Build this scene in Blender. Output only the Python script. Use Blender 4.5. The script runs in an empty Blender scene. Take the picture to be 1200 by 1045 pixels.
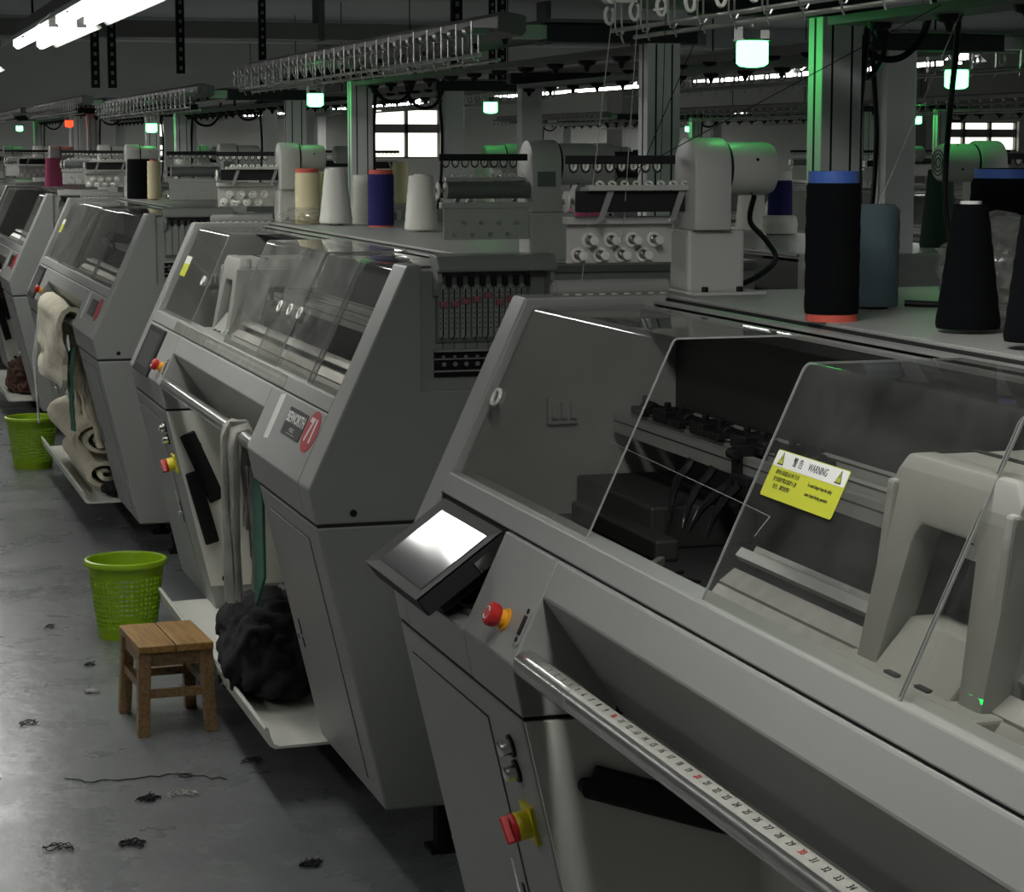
import bpy, bmesh, math, random
from mathutils import Vector, Matrix, noise
random.seed(7)
SC = bpy.context.scene
COL = SC.collection
# ------------------------------------------------------------------ camera
cam_d = bpy.data.cameras.new('camera'); cam = bpy.data.objects.new('camera', cam_d); COL.objects.link(cam)
cam.location = (0, 0, 1.62)
cam.rotation_euler = (math.radians(90 - 7.642), 0, math.radians(-17.031))
cam_d.sensor_fit = 'HORIZONTAL'; cam_d.sensor_width = 36.0
cam_d.lens = 36.0 * 2602.0 / 1200.0
cam_d.clip_start = 0.05; cam_d.clip_end = 200
SC.camera = cam
# ------------------------------------------------------------------ world, exposure
wd = bpy.data.worlds.new('world'); SC.world = wd; wd.use_nodes = True
wd.node_tree.nodes['Background'].inputs[0].default_value = (0.80, 0.88, 1.0, 1)
wd.node_tree.nodes['Background'].inputs[1].default_value = 0.06
SC.view_settings.view_transform = 'Standard'; SC.view_settings.look = 'None'
SC.view_settings.gamma = 1.0; SC.view_settings.exposure = -0.15
SC.view_settings.use_curve_mapping = False
TUBE_POWER = 7.0          # watts of each ceiling tube lamp's light
# ------------------------------------------------------------------ materials
MATS = {}
def mat(name, col, rough=0.5, metal=0.0, var=0.0, vscale=6.0, bump=0.0, bscale=80.0, emit=None, es=0.0, spec=0.5, sheen=0.0):
    m = bpy.data.materials.new(name); m.use_nodes = True
    nt = m.node_tree; b = nt.nodes['Principled BSDF']
    b.inputs['Base Color'].default_value = (*col, 1); b.inputs['Roughness'].default_value = rough
    b.inputs['Metallic'].default_value = metal; b.inputs['Specular IOR Level'].default_value = spec
    if sheen: b.inputs['Sheen Weight'].default_value = sheen
    tc = nt.nodes.new('ShaderNodeTexCoord')
    if var:
        n = nt.nodes.new('ShaderNodeTexNoise'); n.inputs['Scale'].default_value = vscale; n.inputs['Detail'].default_value = 5
        nt.links.new(tc.outputs['Object'], n.inputs['Vector'])
        r = nt.nodes.new('ShaderNodeValToRGB')
        r.color_ramp.elements[0].position = 0.3; r.color_ramp.elements[1].position = 0.7
        r.color_ramp.elements[0].color = (*[c * (1 - var) for c in col], 1)
        r.color_ramp.elements[1].color = (*[min(1, c * (1 + var)) for c in col], 1)
        nt.links.new(n.outputs['Fac'], r.inputs['Fac']); nt.links.new(r.outputs['Color'], b.inputs['Base Color'])
    if bump:
        n2 = nt.nodes.new('ShaderNodeTexNoise'); n2.inputs['Scale'].default_value = bscale; n2.inputs['Detail'].default_value = 3
        nt.links.new(tc.outputs['Object'], n2.inputs['Vector'])
        bp = nt.nodes.new('ShaderNodeBump'); bp.inputs['Strength'].default_value = bump; bp.inputs['Distance'].default_value = 0.01
        nt.links.new(n2.outputs['Fac'], bp.inputs['Height']); nt.links.new(bp.outputs['Normal'], b.inputs['Normal'])
    if emit:
        b.inputs['Emission Color'].default_value = (*emit, 1); b.inputs['Emission Strength'].default_value = es
    MATS[name] = m
    return m
mat('paint', (0.290, 0.296, 0.278), 0.42, var=0.03, vscale=3, bump=0.02, bscale=400)
mat('feeder_paint', (0.52, 0.52, 0.49), 0.42, var=0.03, vscale=3)
mat('paint_dark', (0.155, 0.165, 0.155), 0.5, var=0.05)
mat('paint_white', (0.62, 0.62, 0.565), 0.4, var=0.04, vscale=5)
mat('plate_grey', (0.30, 0.30, 0.285), 0.4, var=0.05)
mat('carriage', (0.28, 0.276, 0.255), 0.5, var=0.02)
mat('gap', (0.01, 0.01, 0.01), 0.8)
mat('black', (0.005, 0.005, 0.006), 0.55, spec=0.3)
mat('black_gloss', (0.01, 0.01, 0.012), 0.2)
mat('rubber', (0.006, 0.006, 0.007), 0.7)
mat('bezel', (0.02, 0.02, 0.021), 0.6, spec=0.3)
mat('interior', (0.022, 0.023, 0.022), 0.6, var=0.2)
mat('inner_wall', (0.035, 0.037, 0.035), 0.55, var=0.06)
mat('steel', (0.55, 0.55, 0.53), 0.28, 1.0, var=0.06, vscale=12)
mat('steel_bed', (0.50, 0.49, 0.46), 0.42, 0.6, var=0.12, vscale=30, bump=0.1, bscale=300)
mat('alu', (0.55, 0.55, 0.53), 0.4, 0.75, var=0.05)
mat('post', (0.80, 0.80, 0.79), 0.5, 0.0)
mat('chrome', (0.8, 0.8, 0.8), 0.12, 1.0)
mat('rack', (0.17, 0.17, 0.17), 0.5, 0.2, var=0.1)
mat('clip_grey', (0.30, 0.30, 0.29), 0.3, 0.3)
mat('rack_black', (0.018, 0.020, 0.024), 0.55)
mat('ceramic', (0.78, 0.77, 0.72), 0.25)
mat('red', (0.50, 0.02, 0.02), 0.35)
mat('red_slider', (0.36, 0.10, 0.12), 0.5)
mat('yellow', (0.72, 0.62, 0.02), 0.4)
mat('orange', (0.85, 0.38, 0.02), 0.4)
mat('sticker_yellow', (0.52, 0.55, 0.03), 0.5)
mat('white', (0.75, 0.75, 0.73), 0.45)
mat('ink', (0.015, 0.015, 0.015), 0.6)
mat('badge_black', (0.015, 0.015, 0.016), 0.4)
mat('badge_red', (0.42, 0.012, 0.02), 0.4)
mat('tape_white', (0.62, 0.62, 0.58), 0.5)
mat('ruler', (0.36, 0.355, 0.32), 0.4, var=0.08, vscale=40)
mat('yarn_black', (0.004, 0.0045, 0.0055), 1.0, spec=0.1, bump=0.25, bscale=900, sheen=0.0)
mat('yarn_teal', (0.085, 0.125, 0.14), 0.95, bump=0.25, bscale=900)
mat('yarn_navy', (0.012, 0.014, 0.11), 0.9, bump=0.2, bscale=700)
mat('yarn_white', (0.68, 0.68, 0.62), 0.95, bump=0.2, bscale=700)
mat('yarn_cream', (0.66, 0.60, 0.38), 0.95, bump=0.2, bscale=700)
mat('yarn_pink', (0.55, 0.10, 0.22), 0.9)
mat('yarn_green', (0.018, 0.030, 0.028), 0.95)
mat('tube_blue', (0.05, 0.12, 0.42), 0.5)
mat('tube_red', (0.62, 0.10, 0.07), 0.5)
mat('cloth_cream', (0.66, 0.61, 0.47), 0.95, var=0.1, vscale=15, bump=0.3, bscale=60, sheen=0.1)
mat('cloth_grey', (0.36, 0.35, 0.32), 0.95, var=0.3, vscale=9, bump=0.3, bscale=60)
mat('cloth_black', (0.006, 0.006, 0.008), 0.95, bump=0.4, bscale=40)
mat('cloth_green', (0.04, 0.13, 0.09), 0.85, var=0.15)
mat('cloth_white', (0.7, 0.7, 0.68), 0.9)
mat('cloth_brown', (0.06, 0.025, 0.015), 0.9)
mat('basket', (0.24, 0.40, 0.008), 0.35)
mat('glass_screen', (0.10, 0.105, 0.105), 0.08)
mat('lens_green', (0.1, 0.5, 0.2), 0.4, emit=(0.085, 1.0, 0.20), es=12.0)
mat('lens_red', (0.5, 0.1, 0.05), 0.4, emit=(1.0, 0.03, 0.008), es=5.0)
mat('lens_green_far', (0.1, 0.5, 0.2), 0.4, emit=(0.05, 1.0, 0.28), es=8.0)
mat('led_green', (0.05, 0.5, 0.1), 0.4, emit=(0.02, 1.0, 0.15), es=1.5)
mat('tube_light', (0.9, 0.9, 0.9), 0.4, emit=(1.0, 1.0, 0.97), es=12.0)
mat('window_light', (0.9, 0.9, 0.85), 0.4, emit=(1.0, 0.97, 0.84), es=1.7)
mat('reflector', (0.80, 0.80, 0.78), 0.35)
mat('wall', (0.78, 0.78, 0.735), 0.8, var=0.05, vscale=1)
mat('wall_light', (0.42, 0.42, 0.40), 0.8)
mat('ceiling', (0.58, 0.62, 0.63), 0.8, var=0.08, vscale=0.6)
mat('concrete', (0.30, 0.30, 0.285), 0.75, var=0.06)
mat('carton', (0.28, 0.17, 0.09), 0.8)
mat('lint', (0.42, 0.42, 0.40), 0.95)
mat('thread_dark', (0.006, 0.006, 0.007), 0.9)
mat('thread_white', (0.5, 0.5, 0.47), 0.9)

def wood_mat(name, c0, c1):
    m = bpy.data.materials.new(name); m.use_nodes = True; nt = m.node_tree; b = nt.nodes['Principled BSDF']
    tc = nt.nodes.new('ShaderNodeTexCoord'); mp = nt.nodes.new('ShaderNodeMapping'); mp.inputs['Scale'].default_value = (40, 3, 40)
    n = nt.nodes.new('ShaderNodeTexNoise'); n.inputs['Scale'].default_value = 2.2; n.inputs['Detail'].default_value = 6
    r = nt.nodes.new('ShaderNodeValToRGB'); r.color_ramp.elements[0].position = 0.32; r.color_ramp.elements[1].position = 0.7
    r.color_ramp.elements[0].color = (*c0, 1); r.color_ramp.elements[1].color = (*c1, 1)
    nt.links.new(tc.outputs['Object'], mp.inputs['Vector']); nt.links.new(mp.outputs['Vector'], n.inputs['Vector'])
    nt.links.new(n.outputs['Fac'], r.inputs['Fac']); nt.links.new(r.outputs['Color'], b.inputs['Base Color'])
    b.inputs['Roughness'].default_value = 0.4
    MATS[name] = m
wood_mat('wood_top', (0.20, 0.10, 0.025), (0.40, 0.235, 0.07))
wood_mat('wood_leg', (0.15, 0.085, 0.035), (0.30, 0.19, 0.09))

def glass_mat(name, tint=0.88, haze=0.06, hscale=5.0, ior=1.45):
    m = bpy.data.materials.new(name); m.use_nodes = True; nt = m.node_tree
    for n in list(nt.nodes):
        if n.type != 'OUTPUT_MATERIAL': nt.nodes.remove(n)
    out = [n for n in nt.nodes if n.type == 'OUTPUT_MATERIAL'][0]
    tr = nt.nodes.new('ShaderNodeBsdfTransparent'); tr.inputs[0].default_value = (tint, tint, tint * 0.985, 1)
    gl = nt.nodes.new('ShaderNodeBsdfGlossy'); gl.inputs['Roughness'].default_value = 0.03
    df = nt.nodes.new('ShaderNodeBsdfDiffuse'); df.inputs[0].default_value = (0.6, 0.6, 0.57, 1)
    fr = nt.nodes.new('ShaderNodeFresnel'); fr.inputs[0].default_value = ior
    m1 = nt.nodes.new('ShaderNodeMixShader'); m2 = nt.nodes.new('ShaderNodeMixShader')
    tc = nt.nodes.new('ShaderNodeTexCoord')
    n = nt.nodes.new('ShaderNodeTexNoise'); n.inputs['Scale'].default_value = hscale; n.inputs['Detail'].default_value = 8; n.inputs['Roughness'].default_value = 0.65
    r = nt.nodes.new('ShaderNodeMapRange'); r.inputs[1].default_value = 0.35; r.inputs[2].default_value = 0.75
    r.inputs[3].default_value = haze * 0.25; r.inputs[4].default_value = haze * 1.6
    nt.links.new(tc.outputs['Object'], n.inputs['Vector']); nt.links.new(n.outputs['Fac'], r.inputs[0])
    ge = nt.nodes.new('ShaderNodeNewGeometry'); sb = nt.nodes.new('ShaderNodeMath'); sb.operation = 'SUBTRACT'; sb.inputs[0].default_value = 1.0
    ml = nt.nodes.new('ShaderNodeMath'); ml.operation = 'MULTIPLY'
    nt.links.new(ge.outputs['Backfacing'], sb.inputs[1]); nt.links.new(sb.outputs[0], ml.inputs[0]); nt.links.new(fr.outputs[0], ml.inputs[1])
    nt.links.new(ml.outputs[0], m1.inputs[0]); nt.links.new(tr.outputs[0], m1.inputs[1]); nt.links.new(gl.outputs[0], m1.inputs[2])
    nt.links.new(r.outputs[0], m2.inputs[0]); nt.links.new(m1.outputs[0], m2.inputs[1]); nt.links.new(df.outputs[0], m2.inputs[2])
    nt.links.new(m2.outputs[0], out.inputs[0])
    MATS[name] = m
glass_mat('glass', 0.93, 0.03)
glass_mat('glass_dirty', 0.88, 0.10, 7)
glass_mat('film', 0.92, 0.16, 25)
mat('glass_edge', (0.33, 0.34, 0.33), 0.3)

def floor_mat():
    m = bpy.data.materials.new('floor_paint'); m.use_nodes = True; nt = m.node_tree; b = nt.nodes['Principled BSDF']
    tc = nt.nodes.new('ShaderNodeTexCoord')
    def nz(s, d, rr=0.6):
        n = nt.nodes.new('ShaderNodeTexNoise'); n.inputs['Scale'].default_value = s; n.inputs['Detail'].default_value = d; n.inputs['Roughness'].default_value = rr
        nt.links.new(tc.outputs['Object'], n.inputs['Vector']); return n
    a = nz(1.3, 6); r = nt.nodes.new('ShaderNodeValToRGB')
    r.color_ramp.elements[0].position = 0.3; r.color_ramp.elements[1].position = 0.75
    r.color_ramp.elements[0].color = (0.115, 0.122, 0.126, 1); r.color_ramp.elements[1].color = (0.18, 0.188, 0.19, 1)
    nt.links.new(a.outputs['Fac'], r.inputs['Fac'])
    w = nz(5.5, 10, 0.72); wr = nt.nodes.new('ShaderNodeMapRange'); wr.inputs[1].default_value = 0.56; wr.inputs[2].default_value = 0.72
    nt.links.new(w.outputs['Fac'], wr.inputs[0])
    w2 = nz(1.1, 3); wr2 = nt.nodes.new('ShaderNodeMapRange'); wr2.inputs[1].default_value = 0.42; wr2.inputs[2].default_value = 0.62
    nt.links.new(w2.outputs['Fac'], wr2.inputs[0])
    mu = nt.nodes.new('ShaderNodeMath'); mu.operation = 'MULTIPLY'; nt.links.new(wr.outputs[0], mu.inputs[0]); nt.links.new(wr2.outputs[0], mu.inputs[1])
    mu2 = nt.nodes.new('ShaderNodeMath'); mu2.operation = 'MULTIPLY'; mu2.inputs[1].default_value = 0.55; nt.links.new(mu.outputs[0], mu2.inputs[0])
    mx = nt.nodes.new('ShaderNodeMix'); mx.data_type = 'RGBA'
    nt.links.new(mu2.outputs[0], mx.inputs[0]); nt.links.new(r.outputs['Color'], mx.inputs[6]); mx.inputs[7].default_value = (0.46, 0.47, 0.46, 1)
    nt.links.new(mx.outputs[2], b.inputs['Base Color'])
    g = nz(3.0, 6); gr = nt.nodes.new('ShaderNodeMapRange'); gr.inputs[3].default_value = 0.16; gr.inputs[4].default_value = 0.42
    nt.links.new(g.outputs['Fac'], gr.inputs[0]); nt.links.new(gr.outputs[0], b.inputs['Roughness'])
    b.inputs['Specular IOR Level'].default_value = 0.55
    bp = nt.nodes.new('ShaderNodeBump'); bp.inputs['Strength'].default_value = 0.12; bp.inputs['Distance'].default_value = 0.02
    bn = nz(9, 5); nt.links.new(bn.outputs['Fac'], bp.inputs['Height']); nt.links.new(bp.outputs['Normal'], b.inputs['Normal'])
    MATS['floor_paint'] = m
floor_mat()

# ------------------------------------------------------------------ mesh helpers
class MB:
    def __init__(s): s.v = []; s.f = []
    def add(s, vs, fs):
        o = len(s.v); s.v += [tuple(p) for p in vs]; s.f += [tuple(i + o for i in f) for f in fs]; return s
    def box(s, x0, x1, y0, y1, z0, z1):
        return s.add([(x0,y0,z0),(x1,y0,z0),(x1,y1,z0),(x0,y1,z0),(x0,y0,z1),(x1,y0,z1),(x1,y1,z1),(x0,y1,z1)],
                     [(0,3,2,1),(4,5,6,7),(0,1,5,4),(1,2,6,5),(2,3,7,6),(3,0,4,7)])
    def prism(s, prof, y0, y1):                # (x, z) outline pushed along y
        n = len(prof)
        return s.add([(x, y0, z) for x, z in prof] + [(x, y1, z) for x, z in prof],
                     [tuple(range(n)), tuple(range(2*n-1, n-1, -1))] + [(i, i+n, (i+1) % n + n, (i+1) % n) for i in range(n)])
    def prism_x(s, prof, x0, x1):              # (y, z) outline pushed along x
        n = len(prof)
        return s.add([(x0, y, z) for y, z in prof] + [(x1, y, z) for y, z in prof],
                     [tuple(range(n-1, -1, -1)), tuple(range(n, 2*n))] + [(i, (i+1) % n, (i+1) % n + n, i+n) for i in range(n)])
    def prism_z(s, prof, z0, z1):
        n = len(prof)
        return s.add([(x, y, z0) for x, y in prof] + [(x, y, z1) for x, y in prof],
                     [tuple(range(n-1, -1, -1)), tuple(range(n, 2*n))] + [(i, (i+1) % n, (i+1) % n + n, i+n) for i in range(n)])
    def cyl(s, p0, p1, r0, r1=None, n=16):
        r1 = r0 if r1 is None else r1
        p0 = Vector(p0); p1 = Vector(p1); d = (p1 - p0).normalized()
        a = d.orthogonal().normalized(); b = d.cross(a)
        vs = []
        for p, r in ((p0, r0), (p1, r1)):
            for i in range(n):
                t = 2 * math.pi * i / n; vs.append(p + a * (r * math.cos(t)) + b * (r * math.sin(t)))
        return s.add(vs, [tuple(range(n-1, -1, -1)), tuple(range(n, 2*n))] + [(i, (i+1) % n, (i+1) % n + n, i+n) for i in range(n)])
    def lathe(s, prof, c=(0,0,0), axis='z', n=24, cap=True):    # prof: (r, h)
        m = len(prof); vs = []; fs = []
        for r, h in prof:
            for i in range(n):
                t = 2 * math.pi * i / n; a, b = r * math.cos(t), r * math.sin(t)
                p = (a, b, h) if axis == 'z' else ((h, a, b) if axis == 'x' else (b, h, a))
                vs.append((p[0]+c[0], p[1]+c[1], p[2]+c[2]))
        for j in range(m-1):
            for i in range(n):
                k = (i+1) % n; fs.append((j*n+i, j*n+k, (j+1)*n+k, (j+1)*n+i))
        if cap: fs.append(tuple(range(n-1, -1, -1))); fs.append(tuple((m-1)*n+i for i in range(n)))
        return s.add(vs, fs)
    def tube(s, pts, r, n=6):
        pts = [Vector(p) for p in pts]; vs = []; fs = []; m = len(pts)
        a = None
        for i, p in enumerate(pts):
            d = (pts[min(i+1, m-1)] - pts[max(i-1, 0)]).normalized()
            if a is None: a = d.orthogonal().normalized()
            else:
                a = a - d * a.dot(d); a = a.normalized() if a.length > 1e-6 else d.orthogonal().normalized()
            b = d.cross(a); rr = r[i] if isinstance(r, (list, tuple)) else r
            for k in range(n):
                t = 2*math.pi*k/n; vs.append(p + a*(rr*math.cos(t)) + b*(rr*math.sin(t)))
        for i in range(m-1):
            for k in range(n):
                q = (k+1) % n; fs.append((i*n+k, i*n+q, (i+1)*n+q, (i+1)*n+k))
        fs.append(tuple(range(n-1, -1, -1))); fs.append(tuple((m-1)*n+k for k in range(n)))
        return s.add(vs, fs)
    def torus(s, c, axis, R, r, n=16, m=6, t0=0, t1=2*math.pi):
        full = abs(t1 - t0 - 2*math.pi) < 1e-6; pts = []
        for i in range(n + 1):
            t = t0 + (t1-t0)*i/n; a, b = R*math.cos(t), R*math.sin(t)
            p = {'x': (0, a, b), 'y': (a, 0, b), 'z': (a, b, 0)}[axis]; pts.append((c[0]+p[0], c[1]+p[1], c[2]+p[2]))
        return s.tube(pts, r, m)
    def xf(s, M):
        s.v = [tuple(M @ Vector(p)) for p in s.v]; return s
    def mesh(s, name, bevel=0.0, segs=2, smooth=None):
        me = bpy.data.meshes.new(name)
        bm = bmesh.new(); vs = [bm.verts.new(p) for p in s.v]
        for f in s.f:
            try: bm.faces.new([vs[i] for i in f])
            except ValueError: pass
        bmesh.ops.recalc_face_normals(bm, faces=bm.faces)
        if bevel:
            es = [e for e in bm.edges if len(e.link_faces) == 2 and e.calc_face_angle(0) > 0.35]
            bmesh.ops.bevel(bm, geom=es, offset=bevel, segments=segs, affect='EDGES', profile=0.5, clamp_overlap=True)
        if smooth is not None:
            for f in bm.faces: f.smooth = True
            for e in bm.edges:
                if len(e.link_faces) == 2 and e.calc_face_angle(0) > smooth: e.smooth = False
        bm.to_mesh(me); bm.free(); return me
def crv(pts, k=6):
    P = [Vector(p) for p in pts]; out = []
    for i in range(len(P) - 1):
        p0, p1, p2, p3 = P[max(i-1, 0)], P[i], P[i+1], P[min(i+2, len(P)-1)]
        for j in range(k):
            t = j/k; out.append(.5*((2*p1) + (p2-p0)*t + (2*p0-5*p1+4*p2-p3)*t*t + (3*p1-p0-3*p2+p3)*t**3))
    return out + [P[-1]]
CACHE = {}
def part(name, key, build, material, parent=None, bevel=0.0, segs=2, smooth=None, loc=None, rot=None, label=None):
    """one mesh object; alike pieces share mesh data through the key"""
    k = (key, material)
    if key is None or k not in CACHE:
        me = build().mesh(name, bevel, segs, smooth); me.materials.append(MATS[material])
        if key is not None: CACHE[k] = me
    else: me = CACHE[k]
    o = bpy.data.objects.new(name, me); COL.objects.link(o)
    if parent is not None: o.parent = parent
    if loc is not None: o.location = loc
    if rot is not None: o.rotation_euler = rot
    if label: o['label'] = label
    return o
def tag(o, label, cat, group=None):
    o['label'] = label; o['category'] = cat
    if group: o['group'] = group
    return o
def thing(name, label, cat, loc=(0,0,0), rotz=0.0, group=None):
    o = bpy.data.objects.new(name, None); COL.objects.link(o); o.empty_display_size = 0.05
    o.location = loc; o.rotation_euler = (0, 0, rotz)
    return tag(o, label, cat, group)
def struct(name, mb, m, **k):
    o = part(name, None, lambda: mb, m, **k); o['kind'] = 'structure'; return o
def text_mesh(body, size, M, extrude=0.0002, xscale=1.0, align='CENTER', spacing=1.0, weight=0.0):
    cu = bpy.data.curves.new('lettering', 'FONT'); cu.body = body; cu.size = size; cu.align_x = align; cu.align_y = 'CENTER'
    cu.extrude = extrude; cu.offset = weight; cu.resolution_u = 2; cu.space_line = spacing
    o = bpy.data.objects.new('lettering', cu); COL.objects.link(o)
    bpy.context.view_layer.update()
    me = bpy.data.meshes.new_from_object(o.evaluated_get(bpy.context.evaluated_depsgraph_get()))
    bpy.data.objects.remove(o); bpy.data.curves.remove(cu)
    me.transform(M @ Matrix.Diagonal((xscale, 1, 1, 1))); return me
def text_part(name, body, size, M, material, parent, key=None, **k):
    if key is None or (key, material) not in CACHE:
        me = text_mesh(body, size, M, **k); me.materials.clear(); me.materials.append(MATS[material])
        if key is not None: CACHE[(key, material)] = me
    else: me = CACHE[(key, material)]
    o = bpy.data.objects.new(name, me); COL.objects.link(o); o.parent = parent; return o

# ------------------------------------------------------------------ the building
ZC = 2.88; YF = 25.0; XL = -6.0; XR = 17.0
struct('floor', MB().box(XL, XR, -6, YF, -0.1, 0.0), 'floor_paint')
struct('ceiling', MB().box(XL, XR, -6, YF, ZC, ZC + 0.15), 'ceiling')
def wall_far():
    mb = MB(); wins = [(3.45, 3.68, 1.40, 1.90), (5.62, 6.80, 1.50, 2.07), (12.0, 12.5, 1.55, 1.98), (13.2, 14.3, 1.58, 1.95), (15.0, 16.2, 1.58, 1.95)]
    x = XL
    for a, b, z0, z1 in wins:
        mb.box(x, a, YF, YF + 0.2, 0, ZC); mb.box(a, b, YF, YF + 0.2, 0, z0); mb.box(a, b, YF, YF + 0.2, z1, ZC); x = b
    mb.box(x, XR, YF, YF + 0.2, 0, ZC); return mb, wins
mbw, WINS = wall_far()
struct('wall_far', mbw, 'wall')
for i, (a, b, z0, z1) in enumerate(WINS):
    w = bpy.data.objects.new('window_%d' % (i + 1), None); COL.objects.link(w); w.location = (0, 0, 0); w['kind'] = 'structure'
    part('pane', None, lambda: MB().box(a, b, YF + 0.12, YF + 0.14, z0, z1), 'window_light', w)
    fr = MB(); n = max(1, round((b - a) / 0.42))
    for k in range(n + 1):
        x = a + (b - a) * k / n; fr.box(x - 0.018, x + 0.018, YF + 0.06, YF + 0.12, z0, z1)
    for zz, hh in ((z0, .02), (z0 + (z1 - z0) * 0.6, .05), (z1, .02)): fr.box(a, b, YF + 0.06, YF + 0.12, zz - hh, zz + hh)
    part('window_frame', None, lambda: fr, 'concrete', w)
struct('wall_left', MB().box(XL - 0.2, XL, -6, YF, 0, ZC), 'wall_light')
struct('wall_right', MB().box(XR, XR + 0.2, -6, YF, 0, ZC), 'wall')

# ------------------------------------------------------------------ the knitting machine (x = depth, y = along the row, z = up)
W = 3.014
T_ = (1.143, 1.365); N_ = (0.918, 0.879); S_ = (0.934, 0.798); B_ = (1.086, 0.142)
def fp(z, off=0.0):
    x = N_[0] + (z - N_[1]) * (T_[0] - N_[0]) / (T_[1] - N_[1]); return (x - 0.9075 * off, z + 0.4201 * off)
def gp(z, off=0.0):
    x = S_[0] + (z - S_[1]) * (B_[0] - S_[0]) / (B_[1] - S_[1]); return (x - 0.974 * off, z - 0.2257 * off)
def slab(y0, y1, z0, z1, o0, o1, f=fp): return MB().prism([f(z0, o0), f(z0, o1), f(z1, o1), f(z1, o0)], y0, y1)
def FM(y, z, off, f=fp):
    x, zz = f(z, off); c, s = (0.9075, 0.4201) if f is fp else (0.974, -0.2257)
    return Matrix(((0, s, -c, x), (-1, 0, 0, y), (0, c, s, zz), (0, 0, 0, 1)))
def rrect(w, h, r, n=4):
    pts = []
    for cx, cy, a in ((w/2-r, h/2-r, 0), (-w/2+r, h/2-r, 90), (-w/2+r, -h/2+r, 180), (w/2-r, -h/2+r, 270)):
        for i in range(n+1):
            t = math.radians(a + 90*i/n); pts.append((cx + r*math.cos(t), cy + r*math.sin(t)))
    return pts

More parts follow.
